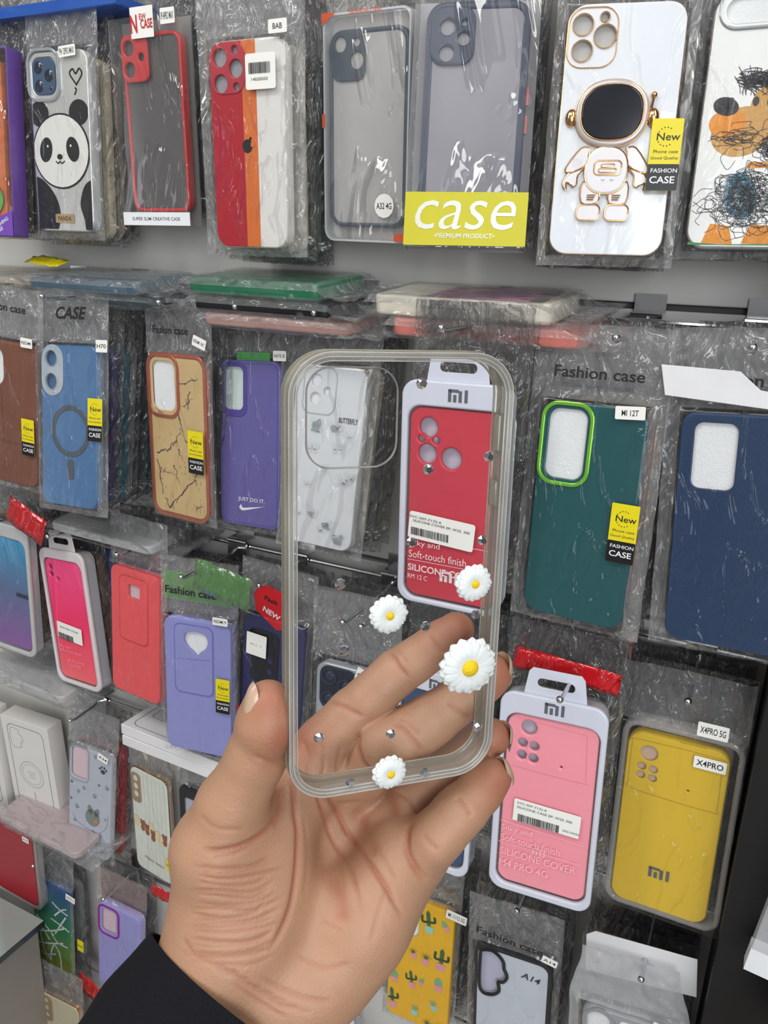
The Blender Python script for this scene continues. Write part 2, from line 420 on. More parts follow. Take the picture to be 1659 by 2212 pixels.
RZ = {1: 1.742, 2: 1.466, 3: 1.197, 4: .935, 5: .672}
def hook(pos, row, word, tip=None, dx=0.0):
    x, y, z, w, h = pos[:5]; zr = RZ[row]; yt = y-.014
    o = root('display_hook', (x+dx, .7, zr, 0, 0, 0, 0, 0), 'chrome wire hook on the rail holding the %s' % word, 'display hook', 'chrome hooks on the display wall')
    m = MB(); m.tube([(0, -.016, -.002), (0, -.03, -.006), (0, yt-.7, -.008), (0, yt-.7-.006, -.0055)], .0017, 8); m.dome((0, yt-.7-.006, -.0055), .003, .003, 10, 3); m.dome((0, yt-.7-.006, -.0055), .003, -.003, 10, 3)
    m.obj('wire', CHROME(), o)
    m = MB(); m.box(-.0125, .0125, -.0185, -.0170, -.020, .006); m.box(-.0125, .0125, -.0185, -.002, .006, .0075); m.box(-.0125, .0125, -.0035, -.002, .0075, .022); m.tube([(-.0125, -.0185, .0055), (.0125, -.0185, .0055)], .0022, 8)
    m.obj('bracket', CHROME(), o)
    return o

# ------------------------------------------------------------ the display wall and its fittings
def struct(o, name=None):
    o['kind'] = 'structure'; return o
WALLM = pm('wall_laminate', (196, 194, 190), .35, var=.03, vs=6, bump=.05, bs=60)
def box_obj(name, x0, x1, y0, y1, z0, z1, mat, parent=None, bev=.0):
    m = MB()
    if bev: m.plate(rr((x0+x1)/2, (z0+z1)/2, x1-x0, z1-z0, bev, 3), [], y0, y1, bev, 2)
    else: m.box(x0, x1, y0, y1, z0, z1)
    return m.obj(name, mat, parent)
grooves = [1.478, 1.208, .948, .684, .42, .15]
m = MB(); edges = [0.0]+sorted(grooves)+[1.75, 2.6]
for a, b in zip(edges[:-1], edges[1:]):
    m.plate(rr(-1.2, (a+b)/2, 2.8, b-a-.005, .0015, 2), [], .70, .716, .0015, 2)
m.box(-2.6, .2, .712, .73, 0, 2.6)
struct(m.obj('wall_back', WALLM))
for g_, nm in zip(grooves, range(1, 9)):
    struct(box_obj('trim_%d' % nm, -2.5, .19, .706, .7105, g_-.0022, g_+.0022, pm('groove_shadow_gap', (60, 60, 60), .6)))
struct(box_obj('floor', -3.0, 2.2, -3.2, .74, -.03, 0, pm('floor_tile', (168, 163, 156), .4, var=.1, vs=3)))
struct(box_obj('trim_9', .030, .118, .585, .72, 0, 2.6, pm('black_upright', (10, 10, 12), .45)))
struct(box_obj('wall_right', .118, .22, .66, .72, 0, 2.6, WALLM))
for k, zr in RZ.items():
    m = MB(); m.tube([(-2.4, .687, zr), (.028, .687, zr)], .0022, 8)
    r_ = m.obj('hanging_rail', CHROME())
    tag(r_, ['', 'thin chrome rail behind the top row of cases, under the ceiling-side groove', 'thin chrome rail under the wall groove above the teal case', 'thin chrome rail behind the pink and yellow silicone cases', 'thin chrome rail behind the cactus case row', 'thin chrome rail in the lowest row behind the lavender case'][k], 'rail')

P = dict(
purplebox=(-0.7600,0.5939,1.6025,0.0902,0.1735,5.5,-3.4,0.3), panda=(-0.6669,0.6176,1.6036,0.0758,0.1631,1.1,-1.3,0.4),
redbox=(-0.5684,0.6335,1.6194,0.0839,0.1780,-0.7,2.5,-0.2), rainbow=(-0.4395,0.6104,1.5936,0.0768,0.1629,-0.8,2.6,0.0),
blister=(-0.3443,0.6428,1.6081,0.0838,0.1761,-3.5,4.0,0.8), casebox=(-0.2312,0.5932,1.6039,0.0889,0.1764,16.1,-8.1,-1.0),
astro=(-0.1307,0.6129,1.5961,0.0789,0.1643,12.8,-5.4,-0.6), dog=(-0.0411,0.6451,1.6045,0.0770,0.1643,4.3,-4.9,-0.9),
brown=(-0.7398,0.5807,1.3340,0.0839,0.1543,6.5,0.1,4.4), blue=(-0.6476,0.5822,1.3301,0.0782,0.1662,0.2,-7.6,-2.5),
marble=(-0.5328,0.6155,1.3273,0.0772,0.1611,-7.5,-1.0,-1.5), nike=(-0.4555,0.6296,1.3281,0.0737,0.1640,-2.5,-5.1,-3.3),
clearwhite=(-0.3660,0.6208,1.3299,0.0761,0.1677,-2.0,-8.8,-0.4), redmi=(-0.2143,0.5587,1.3288,0.0891,0.1824,-0.9,-0.5,-1.5),
teal=(-0.1179,0.5863,1.3260,0.0800,0.1678,-5.8,-3.7,-1.2), navy=(-0.0131,0.5846,1.3300,0.0792,0.1696,-5.3,-0.9,-3.8),
cyanpkg=(-0.8130,0.6116,1.1035,0.0888,0.1728,2.6,1.0,2.7), neon=(-0.7184,0.6235,1.0791,0.0868,0.1746,-7.5,-0.3,-6.5),
coral=(-0.6112,0.6209,1.0881,0.0796,0.1546,-5.4,-3.4,-0.3), lav=(-0.5113,0.6075,1.0549,0.0800,0.1572,9.7,-2.4,-0.5),
darknavy=(-0.4316,0.6301,1.0661,0.0761,0.1596,0.4,-0.5,3.1), silver=(-0.3183,0.5990,1.0498,0.0837,0.1852,-0.4,-3.5,-1.5),
bluemi=(-0.2237,0.5808,1.0652,0.0824,0.1905,-3.1,-4.5,-2.3), pink=(-0.1158,0.5653,1.0832,0.0873,0.1846,2.5,-3.5,-2.1),
yellow=(-0.0227,0.6133,1.0608,0.0790,0.1641,-0.3,-1.1,-1.5), whitebox=(-0.8553,0.6553,0.7972,0.0882,0.1700,2.4,3.4,-0.4),
paw=(-0.7417,0.6522,0.7916,0.0719,0.1615,3.7,-4.1,2.6), bear=(-0.6473,0.6671,0.7818,0.0720,0.1574,-7.7,-0.4,-1.6),
black4=(-0.5555,0.6578,0.7926,0.0722,0.1596,-3.1,0.6,0.6), cactus=(-0.2455,0.6387,0.7793,0.0727,0.1636,1.8,-0.9,-0.8),
a14=(-0.1386,0.6253,0.7829,0.0775,0.1581,3.0,2.6,-2.3), a15=(-0.0219,0.6035,0.7878,0.0792,0.1598,2.7,3.3,-4.9),
redleft=(-0.8749,0.6257,0.6617,0.0808,0.1558,3.0,6.8,8.3), graffiti=(-0.8367,0.6476,0.5408,0.0738,0.1595,0.3,-1.2,2.6),
lav2=(-0.7047,0.6495,0.5554,0.0741,0.1585,3.7,0.4,4.3), purple5=(-0.3631,0.6650,0.5401,0.0646,0.1565,3.1,4.6,2.4),
gold5=(-0.8059,0.6197,0.3670,0.0767,0.1609,3.3,0.0,2.0))

def start(key, label, name='packaged_phone_case', cat='phone case', group=None):
    p = P[key]; o = root(name, p, label, cat, group); return o, p[3], p[4], U(p[3], p[4])
def RRuv(q, u0, v0, u1, v1, r, n=6):
    a = q(u0, v0); b = q(u1, v1); return rr((a[0]+b[0])/2, (a[1]+b[1])/2, abs(b[0]-a[0]), abs(a[1]-b[1]), r, n)
PW = pm('white_print', (225, 226, 228), .5, var=.02)
STEEL = pm('mirror_silver', (236, 236, 232), .25, metal=.72, var=.05, vs=22, bump=.35, bs=22)

# --- top row
o, w, h, q = start('purplebox', 'boxed case with orange floral print in a clear box with purple sides')
m = MB(); m.plate(rr(0, 0, w-.02, h-.02, .01), [], .002, .010, .001); m.obj('phone_case', pm('orange_floral', (205, 110, 60), .4, var=.5, vs=120), o)
m = MB(); m.plate(rr(0, 0, w, h, .002), [rr(0, 0, w-.003, h-.004, .002)], 0, .019, .0003); m.obj('box_sides', pm('purple_card', (104, 72, 150), .4), o)
m = MB(); m.plate(rr(0, 0, w-.001, h-.001, .002), [], -.0012, -.0006, .0001); m.obj('clear_front', ACE(), o)
m = MB(); m.poly([q(.5, 1), q(1, 1), q(1, .86), q(.62, .93)], -.0016); m.obj('corner_band', pm('purple_print', (112, 70, 168), .4), o, smooth=False)
text(o, 'FLASHING\nCASE', q(.84, .94)[0], q(.84, .945)[1], .022, -.0018, PW, bold=.01, rot=.5)
m = MB(); m.poly(ell(*q(.62, .80), .022, .018), -.0002); m.obj('print', pm('leaf_green_print', (86, 170, 74), .5, var=.2), o, smooth=False)

o, w, h, q = start('panda', 'mirror silver case printed with a black and white panda face, heart above')
case_body(o, w, h, pm('clear_grey_rim', (176, 178, 178), .25), [RRuv(q, .05, .03, .46, .235, .009)], panel_mat=STEEL, t=.011)
hole_ring(o, RRuv(q, .01, .0, .51, .255, .011), .0028, pm('clear_ring', (170, 176, 180), .15, metal=.4), -.002, .001)
m = MB(); m.plate(RRuv(q, .06, .035, .45, .23, .008), [], -.0006, .0006, .0003); lp = m.obj('lens_plate', pm('pacific_blue', (74, 98, 124), .3, metal=.3), o)
m = MB()
for u, v in ((.17, .085), (.17, .185), (.35, .13)):
    m.dome((q(u, v)[0], -.0006, q(u, v)[1]), .0058, .0012, 16, 3)
m.dome((q(.38, .20)[0], -.0006, q(.38, .2)[1]), .002, .0006, 10, 3)
m.obj('lenses', pm('lens_glass', (34, 44, 60), .1, coat=.6), lp)
K = .00022; cl = (-w/2+.002, w/2-.002, -h/2+.002, h/2-.002)
BK = pm('matte_black_print', (30, 31, 32), .35, var=.03)
SW = pm('panda_face_white', (232, 232, 226), .3, metal=.25, var=.05, vs=20)
m = MB()
m.poly(ell(*q(.14, .335), .0125, .0115), -K, 0, cl); m.poly(ell(*q(.82, .335), .0125, .0115), -K, 0, cl)
m.poly(ell(*q(.49, .545), .0375, .0345, 36), -2*K, 0, cl); m.poly(ell(*q(.49, .545), .0358, .0328, 36), -3*K, 1, cl)
body = smooth_line([q(.0, .68), q(.16, .71), q(.34, .79), q(.42, .88), q(.40, .955), q(.36, 1.0)])+[q(0, 1)]
m.poly(body[::-1] if area2(body) < 0 else body, -K*.5, 0, cl)
body = smooth_line([q(1.0, .70), q(.86, .74), q(.78, .84), q(.84, .93), q(.86, 1.0)])+[q(1, 1)]
m.poly(body[::-1] if area2(body) < 0 else body, -K*.5, 0, cl)
m.poly(ell(*q(.235, .535), .0082, .0115, rot=-.25), -4*K, 0, cl); m.poly(ell(*q(.70, .535), .0082, .0115, rot=.25), -4*K, 0, cl)
m.poly(ell(*q(.27, .515), .0012), -5*K, 1, cl); m.poly(ell(*q(.67, .515), .0012), -5*K, 1, cl)
m.poly(ell(*q(.47, .575), .0036, .0026), -4*K, 0, cl)
m.stroke(smooth_line([q(.40, .60), q(.44, .612), q(.47, .60), q(.50, .612), q(.55, .60)]), .0012, -4*K, 0, cl)
m.stroke(smooth_line([q(.80, .185), q(.70, .13), q(.75, .105), q(.80, .13), q(.86, .105), q(.90, .135), q(.80, .19)]), .0016, -K, 0, cl)
m.stroke(smooth_line([q(.78, .205), q(.80, .215), q(.77, .24)]), .0015, -K, 0, cl)
m.obj('panda_print', [BK, SW], o, smooth=False)
sticker(o, *q(.50, .925), .025, .0085, 'PANDA', y=-.0007, mat=pm('tan_tag', (166, 140, 104), .5), th=.0042, tw=.7)
sticker(o, *q(.72, .015), .021, .0095, 'PH 12PRO MAX', y=-.0040, th=.0055, tw=.86, rot=.06)
bag(o, w, h, .012, seed=1, header=.05)

o, w, h, q = start('redbox', 'red framed smoky phone case in a tall clear box with white bottom band')
RED = pm('red_silicone', (204, 52, 56), .4)
m = MB(); co = RRuv(q, .12, .07, .96, .93, .011, 8); m.ring(co, offs(co, .0034), .0045, .0135, .0012); m.obj('red_frame', RED, o)
m = MB(); m.plate(offs(co, .003), [], .006, .0105, .0008); m.obj('smoky_panel', pm('smoked_panel', (92, 88, 88), .18, coat=.4, var=.1, vs=8), o)
m = MB(); m.plate(RRuv(q, .13, .075, .52, .295, .008), [ell(*q(.24, .135), .0063), ell(*q(.24, .235), .0063), ell(*q(.42, .18), .0034)], .0020, .0048, .0012); m.obj('camera_block', RED, o)
for nm, x0, x1, y0, y1, z0, z1, mt in (('box_side', -w/2, -w/2+.0004, 0, .018, -h/2, h/2, ACE()), ('box_side', w/2-.0004, w/2, 0, .018, -h/2, h/2, ACE())):
    m = MB(); m.box(x0, x1, y0, y1, z0, z1); m.obj(nm, mt, o)
m = MB(); m.box(-w/2, w/2, 0, .0004, -h/2, h/2); m.obj('clear_front', ACE(), o)
m = MB(); m.box(-w/2+.001, w/2-.001, .0172, .0178, -h/2, h/2); m.obj('box_back', pm('grey_card', (120, 116, 114), .5), o)
m = MB(); m.box(-w/2, w/2, -.0008, -.0002, -h/2, -h/2+.012); b_ = m.obj('paper_band', WHITE(), o)
text(b_, 'SUPER SLIM CREATIVE CASE', 0, -h/2+.006, w*.72, -.001, pm('grey_ink', (70, 72, 78), .5), h=.0030, bold=.004)
s_ = sticker(o, q(.50, .03)[0], q(.5, .03)[1], .027, .025, y=-.0009, r=.0005)
RI = pm('red_ink', (186, 34, 40), .5)
text(s_, 'N', q(.39, 0)[0], q(.5, .035)[1], .008, -.0014, RI, h=.0145, bold=.02)
text(s_, 'EW', q(.52, 0)[0], q(.5, .005)[1], .008, -.0014, RI, h=.0045, bold=.01)
text(s_, 'CASE', q(.57, 0)[0], q(.5, .038)[1], .014, -.0014, RI, h=.0075, bold=.02)
sticker(o, *q(.86, .015), .0165, .0125, 'IP14PRO MAX', y=-.001, th=.006, tw=.86)

def stripes_mat():
    if 'stripes' in _M: return _M['stripes']
    m = pm('stripes', (200, 30, 40), .32, var=.03); t = m.node_tree; p = t.nodes['Principled BSDF']
    tc = N(t, 'ShaderNodeTexCoord'); sp = N(t, 'ShaderNodeSeparateXYZ'); mr = N(t, 'ShaderNodeMapRange')
    mr.inputs['From Min'].default_value = -.0384; mr.inputs['From Max'].default_value = .0384
    r = N(t, 'ShaderNodeValToRGB'); r.color_ramp.interpolation = 'CONSTANT'; e = r.color_ramp.elements
    e[0].position = 0; e[0].color = lin((172, 30, 44))+(1,); e[1].position = .445; e[1].color = lin((212, 112, 52))+(1,)
    n = e.new(.63); n.color = lin((222, 220, 216))+(1,)
    t.links.new(tc.outputs['Object'], sp.inputs[0]); t.links.new(sp.outputs['X'], mr.inputs[0]); t.links.new(mr.outputs[0], r.inputs[0]); t.links.new(r.outputs[0], p.inputs['Base Color'])
    return m
o, w, h, q = start('rainbow', 'striped case in red, orange and white with a barcode sticker, in a wrinkled bag')
cams = [ell(*q(.16, .075), .0068), ell(*q(.16, .195), .0068), ell(*q(.37, .13), .0068), ell(*q(.36, .045), .003), ell(*q(.37, .215), .003)]
cb = case_body(o, w, h, stripes_mat(), cams, frame=pm('cream_white', (224, 220, 212), .35), foam_mat=pm('foam_shade', (150, 152, 156), .9), t=.012, r=.013)
m = MB(); m.plate(RRuv(q, .02, .005, .50, .245, .012), [offs(c, -.0004) for c in cams], -.0009, .0002, .0008); m.obj('camera_plateau', pm('plum_red', (176, 48, 62), .35), o)
m = MB(); m.poly(ell(q(.49, 0)[0], q(0, .495)[1], .0052, .0054), -.0003); m.poly(ell(q(.53, 0)[0], q(0, .462)[1], .0022, .0012, rot=.9), -.0003)
m.poly(ell(q(.565, 0)[0], q(0, .488)[1], .0022), -.0005, 1); m.obj('logo', [BK, pm('orange_bite', (212, 112, 52), .35)], o, smooth=False)
s_ = sticker(o, *q(.73, .155), .030, .0265, y=-.0042, r=.002)
m = MB(); barcode(m, q(.58, 0)[0], q(.86, 0)[0], q(0, .165)[1], q(0, .115)[1], -.0046, 3); m.obj('barcode', INK(), s_, smooth=False)
text(s_, '14020503', *q(.72, .19), .016, -.0046, INK(), h=.0022)
sticker(o, *q(.96, -.035), .018, .010, 'BAB', y=-.0040, th=.004, tw=.5)
bag(o, w, h, .0125, seed=2, header=.05, side=.016, wr=1.9, mats=[film('crinkled_film', haze=.01, bump=1.0, scale=22, dist=.010, refl=.26, detail=2.0, rough=.05, cap=.2), BAGH()])

o, w, h, q = start('blister', 'frosted case with slate rim in a rounded clear blister with orange corner')
m = MB(); m.plate(rr(0, 0, w, h, .009), [], .0125, .0135, .0004); m.obj('card_back', pm('pale_card', (206, 202, 198), .5), o)
m = MB(); m.plate(rr(0, 0, w, h, .009), [rr(0, 0, w-.005, h-.005, .008)], .0, .0125, .002, 3); m.obj('blister_rim', film('blister_rim', haze=.4, refl=.3, bump=.05), o)
m = MB(); m.plate(rr(0, 0, w-.005, h-.005, .008), [], -.0008, -.0002, .0001); m.obj('clear_window', film('wavy_window', haze=.03, refl=.3, rough=.04, bump=.5, scale=7, dist=.016, cap=.3), o)
SL = pm('slate_blue_rim', (62, 76, 90), .4)
co = RRuv(q, .06, .07, .965, .93, .0125, 8); m = MB(); m.ring(co, offs(co, .0038), .002, .011, .0014); m.obj('case_rim', SL, o)
m = MB(); m.plate(offs(co, .0034), [], .003, .009, .0004); m.obj('frosted_panel', pm('frosted_grey', (186, 184, 182), .45), o)
m = MB(); m.plate(RRuv(q, .10, .08, .485, .285, .008), [ell(*q(.20, .13), .0055), ell(*q(.39, .20), .0062), ell(*q(.39, .125), .003)], .0010, .003, .0008); m.obj('camera_block', SL, o)
sticker(o, *q(.74, .83), .019, .0195, 'A32 4G', y=-.0012, th=.005, tw=.78, r=.0095)
OR = pm('orange_card', (206, 84, 52), .5); m = MB()
m.poly([q(.0, .05), q(0, .0), q(.16, -.0), q(.10, .02)][::1], -.0011); m.poly([q(.86, .955), q(.98, .955), q(.98, .99), q(.86, .99)][::-1], -.0011); m.poly([q(-.005, .42), q(.03, .42), q(.03, .48), q(-.005, .48)][::-1], -.0011)
m.obj('orange_marks', OR, o, smooth=False)
text(o, 'FASHION CASE', *q(.50, .006), .030, -.0013, OR, h=.0035)

o, w, h, q = start('casebox', 'navy framed grey case in a clear acetate box with yellow band reading case')
NV = pm('navy_rim', (44, 54, 80), .35)
co = RRuv(q, .09, .035, .93, .965, .013, 8); m = MB(); m.ring(co, offs(co, .0055), .004, .0145, .0015); m.obj('case_rim', NV, o)
m = MB(); m.plate(offs(co, .005), [], .005, .0125, .0004); m.obj('smoky_panel', pm('smoke_grey', (138, 136, 144), .35, coat=.2), o)
m = MB(); m.plate(RRuv(q, .13, .055, .49, .28, .010), [ell(*q(.265, .135), .0052), ell(*q(.265, .235), .0052), ell(*q(.40, .18), .0044), ell(*q(.40, .12), .002)], .0020, .0055, .0018); m.obj('camera_block', NV, o)
m = MB(); a = q(.945, .36); m.box(a[0]-.0012, a[0]+.0004, .007, .010, q(0, .43)[1], q(0, .36)[1]); m.box(a[0]-.0012, a[0]+.0004, .007, .010, q(0, .54)[1], q(0, .47)[1]); m.obj('side_buttons', pm('coral_button', (206, 92, 92), .4), o)
D_ = .021
m = MB(); m.box(-w/2, w/2, 0, .0004, -h/2, h/2); m.obj('clear_front', film('box_front', haze=.02, refl=.3, rough=.04, bump=.38, scale=6, dist=.018, cap=.3), o)
for sx in (-1, 1):
    m = MB(); m.box(sx*w/2-.0002, sx*w/2+.0002, .0004, D_, -h/2, h/2); m.obj('clear_side', film('box_side', haze=.16, refl=.3, rough=.05, bump=.1), o)
m = MB(); m.box(-w/2+.0005, w/2-.0005, D_-.0006, D_, -h/2, h/2); m.obj('box_back', pm('box_back_grey', (150, 148, 152), .5), o)
YB = pm('olive_yellow', (196, 188, 30), .4)
m = MB(); z0, z1 = -h/2+.001, q(0, .78)[1]; m.box(-w/2-.0006, w/2+.0006, -.0008, -.0002, z0, z1); m.box(w/2+.0002, w/2+.0006, -.0002, D_, z0, z1); m.box(-w/2-.0006, -w/2-.0002, -.0002, D_, z0, z1); yb = m.obj('yellow_band', YB, o)
SV = pm('silver_foil', (226, 226, 214), .3, metal=.55)
text(yb, 'case', 0, q(0, .872)[1], w*.83, -.0011, SV, h=.0205, shear=.22, bold=-.004)
text(yb, '•PREMIUM PRODUCT•', 0, q(0, .955)[1], w*.50, -.0011, SV, h=.0034, shear=.2, bold=.012)

o, w, h, q = start('astro', 'white case with gold edges and a raised astronaut ring holder')
cams = [ell(*q(.135, .082), .0066), ell(*q(.33, .128), .0072), ell(*q(.145, .182), .0066), ell(*q(.315, .055), .0028)]
case_body(o, w, h, pm('glossy_white', (226, 230, 236), .12, coat=.6, var=.02), cams, frame=GOLD(), r=.013, foam_mat=pm('foam_pale', (178, 176, 172), .9))
hole_ring(o, RRuv(q, .02, .02, .425, .245, .010), .0009, GOLD(), -.0009, .0008, 'gold_outline')
for c_ in cams: hole_ring(o, c_, .0008, GOLD(), -.0012, .0008, 'lens_ring')
hold = MB(); hold.plate(ell(*q(.45, .43), .0245, .0218, 36, p=.88), [], -.0045, 0, .003, 4)
holder = hold.obj('astronaut_holder', pm('pearl_helmet', (206, 196, 192), .2, metal=.35), o)
m = MB()
m.ring(ell(*q(.45, .43), .0212, .0184, 36, p=.8), ell(*q(.45, .43), .0204, .0176, 36, p=.8), -.0055, -.0035, .0003); m.ring(ell(*q(.45, .43), .0250, .0223, 36, p=.88), ell(*q(.45, .43), .0242, .0215, 36, p=.88), -.0022, 0, .0003)
for sx, u in ((-1, .105), (1, .80)):
    c_ = q(u, .445); m.dome((c_[0], -.0012, c_[1]), (.0042, .0062), .0035, 14, 5)
c_ = q(.79, .36); m.dome((c_[0], -.002, c_[1]), .0022, .0022, 10, 4); m.tube([(c_[0], -.002, c_[1]), (c_[0]-.001, -.0015, c_[1]-.008)], .0008, 6)
belly = ell(*q(.45, .655), .0145, .0155, 30, p=.85); 
def outline(loop, r=.00055, y=-.0022): m.tube([(p[0], y, p[1]) for p in loop], r, 6, closed=True)
arms = []
for sx in (-1, 1):
    cx = q(.45, 0)[0]
    A = [(cx+sx*.0125, q(0, .565)[1]), (cx+sx*.0185, q(0, .565)[1]), (cx+sx*.0275, q(0, .64)[1]), (cx+sx*.0262, q(0, .665)[1]), (cx+sx*.0145, q(0, .635)[1])]
    B_ = [(cx+sx*.0258, q(0, .668)[1]), (cx+sx*.0290, q(0, .70)[1]), (cx+sx*.0282, q(0, .725)[1]), (cx+sx*.0262, q(0, .733)[1]), (cx+sx*.0268, q(0, .705)[1]), (cx+sx*.0232, q(0, .712)[1]), (cx+sx*.0218, q(0, .722)[1]), (cx+sx*.0195, q(0, .71)[1]), (cx+sx*.0190, q(0, .672)[1]), (cx+sx*.0150, q(0, .645)[1])]
    L = [(cx+sx*.0030, q(0, .735)[1]), (cx+sx*.0150, q(0, .70)[1]), (cx+sx*.0150, q(0, .785)[1]), (cx+sx*.0040, q(0, .785)[1])]
    Fo = rr(cx+sx*.0098, q(0, .825)[1], .0158, .0105, .0035, 5)
    for l in (A, B_, L, Fo):
        if l is A or l is B_ or l is L: l = smooth_line(l+[l[0]], 3)[:-1]
        l = l if area2(l) > 0 else l[::-1]; arms.append(l); outline(l)
    for k in range(3): m.tube([(cx+sx*.0085-.003, -.0026, q(0, .755+.009*k)[1]), (cx+sx*.0085+.0028-.0006*k, -.0026, q(0, .755+.009*k)[1])], .0004, 6)
outline(belly); outline(rr(*q(.46, .645), .0185, .0095, .003, 4), .0005, -.0032); outline(rr(q(.46, 0)[0], q(0, .637)[1], .009, .0024, .001, 3), .0004, -.0032); outline(rr(q(.46, 0)[0], q(0, .656)[1], .012, .0026, .001, 3), .0004, -.0032)
m.obj('gold_trim', GOLD(), holder)
m = MB(); m.plate(ell(*q(.45, .43), .0204, .0176, 36, p=.8), [], -.0058, -.0040, .0015, 3); m.obj('visor', pm('black_visor', (26, 28, 36), .12, coat=.7, var=.4, vs=50), holder)
WP = pm('enamel_white', (224, 222, 226), .18, coat=.5)
m = MB(); m.plate(belly, [], -.003, 0, .002, 3)
for l in arms: m.plate(l, [], -.0021, 0, .0006, 2)
for dx in (-.0025, .0035): m.dome((q(.46, 0)[0]+dx, -.003, q(0, .69)[1]), .0014, .0008, 10, 3)
m.obj('suit', WP, holder)
new_tag(o, *q(.925, .60), .0205, .046, -.0075)
bag(o, w, h, .010, seed=4, header=.05, wr=1.1, mats=[film('creased_film', haze=.008, bump=.8, scale=16, dist=.008, refl=.14, detail=1.5, rough=.05, cap=.14), BAGH()])

o, w, h, q = start('dog', 'mirror silver case printed with a scribbled brown and grey dog')
case_body(o, w, h, pm('clear_pale_rim', (196, 198, 200), .2), [RRuv(q, .10, .02, .62, .12, .009)], panel_mat=STEEL, t=.011, r=.013)
hole_ring(o, RRuv(q, .06, -.02, .66, .135, .011), .0018, pm('clear_ring', (170, 176, 180), .15, metal=.4), -.0018, .001)
cl = (-w/2+.002, w/2-.002, -h/2+.002, h/2-.002); rnd = random.Random(5)
TAN = pm('tan_crayon', (196, 150, 84), .6, var=.25, vs=300); ORG = pm('orange_crayon', (216, 138, 44), .6, var=.2, vs=300); BLU = pm('blue_crayon', (78, 142, 170), .6, var=.3, vs=300); GRN = pm('green_crayon', (70, 138, 80), .6, var=.25); HK = pm('pen_line', (52, 50, 54), .6)
m = MB()
m.poly(ell(*q(.36, .535), .020, .016, rot=.2), -.0002, 1, cl); m.poly(ell(*q(.62, .44), .017, .016), -.00025, 1, cl); m.poly(ell(*q(.23, .50), .012, .009), -.0003, 2, cl)
m.poly(ell(*q(.42, .79), .0105, .016, rot=.3), -.0003, 3, cl)
for u in (.24, .58): m.poly([q(u-.10, .98), q(u-.04, .90), q(u+.12, .91), q(u+.17, .985)], -.0003, 2, cl)
m.poly([q(0, .975), q(.3, .985), q(1, .978), q(1, 1.01), q(0, 1.01)], -.00035, 4, cl)
m.poly(rr(*q(.56, .667), .018, .0038, .001), -.0003, 2, cl)
m.poly(ell(*q(.20, .435), .0085, .0058, rot=-.3), -.0004, 0, cl)
m.poly(ell(*q(.56, .425), .0022, .003), -.0006, 0, cl); m.poly(ell(*q(.44, .42), .002, .003), -.0006, 0, cl)
def scrib(u, v, ru, rv, n, loops=3, wd=.0003, y=-.0005):
    for k in range(n):
        cu, cv = u+rnd.gauss(0, ru*.45), v+rnd.gauss(0, rv*.45); a0 = rnd.uniform(0, 6.28); pts = []
        for j in range(9):
            a = a0+j*.7; rad = rnd.uniform(.35, 1)
            pts.append(q(cu+ru*.45*rad*math.cos(a), cv+rv*.45*rad*math.sin(a)))
        m.stroke(smooth_line(pts, 3), wd, y, 0, cl)
scrib(.50, .80, .34, .12, 120, wd=.0003); scrib(.62, .60, .12, .05, 50); scrib(.55, .34, .30, .03, 60, wd=.0004); scrib(.20, .44, .10, .03, 26); scrib(.34, .56, .26, .05, 16); scrib(.8, .5, .2, .1, 25)
for k in range(70):
    u = rnd.uniform(.30, .95); a = q(u, rnd.uniform(.36, .40)); b = q(u+rnd.uniform(-.16, .1), rnd.uniform(.28, .36)); mm = ((a[0]+b[0])/2+rnd.uniform(-.003, .003), (a[1]+b[1])/2)
    m.stroke(smooth_line([a, mm, b], 3), .0004, -.0005, 0, cl)
m.obj('dog_drawing', [HK, TAN, ORG, BLU, GRN], o, smooth=False)
bag(o, w, h, .012, seed=5, header=.05, side=.014)

# --- second row
o, w, h, q = start('brown', 'brown leather-look phone case with oval camera window, in a printed bag')
LEA = pm('brown_leather', (116, 72, 54), .5, var=.25, vs=40, bump=.4, bs=500)
case_body(o, w, h, LEA, [RRuv(q, .10, .04, .50, .31, .012)], frame=pm('brown_edge', (126, 74, 56), .45))
m = MB(); m.stroke([q(.02, .70), q(.98, .70)], .0005, -.0003); m.stroke([q(.45, .33), q(.47, .70)], .0004, -.0003); m.obj('stitching', pm('dark_stitch', (84, 52, 40), .6), o, smooth=False)
new_tag(o, *q(.90, .63), .0165, .040)
text(bag(o, w, h, .010, seed=6, header=.056), 'Fashion case', *q(.55, -.23), .058, -.0012, INK(), h=.008, bold=.02)
sticker(o, *q(.92, -.02), .015, .010, 'REDMI', y=-.0040, th=.003)

o, w, h, q = start('blue', 'metallic blue case with grey magnetic charging ring, header handwritten CASE')
BL = pm('metallic_blue', (74, 116, 162), .25, metal=.25, coat=.4)
l1, l2 = ell(*q(.20, .085), .0078), ell(*q(.20, .225), .0078)
case_body(o, w, h, BL, [l1, l2], foam_mat=pm('lens_shadow_blue', (58, 90, 128), .4))
m = MB(); m.plate(RRuv(q, .02, .0, .41, .315, .015), [offs(l1, -.0002), offs(l2, -.0002)], -.0010, .0, .0006); m.obj('camera_window', film('camera_window', haze=.5, refl=.3, bump=.05, hazecol=(.62, .68, .74)), o)
for l in (l1, l2): hole_ring(o, l, .0010, pm('grey_lens_ring', (146, 158, 172), .3), -.0018, .001, 'lens_ring')
m = MB(); c_ = q(.53, .525); m.ring(ell(*c_, .0268, n=40), ell(*c_, .0215, n=40), -.0006, .0, .0002); m.plate(rr(*q(.53, .765), .0085, .021, .0030), [], -.0006, 0, .0002); m.obj('magnet_ring', pm('charcoal_ring', (76, 84, 92), .4), o)
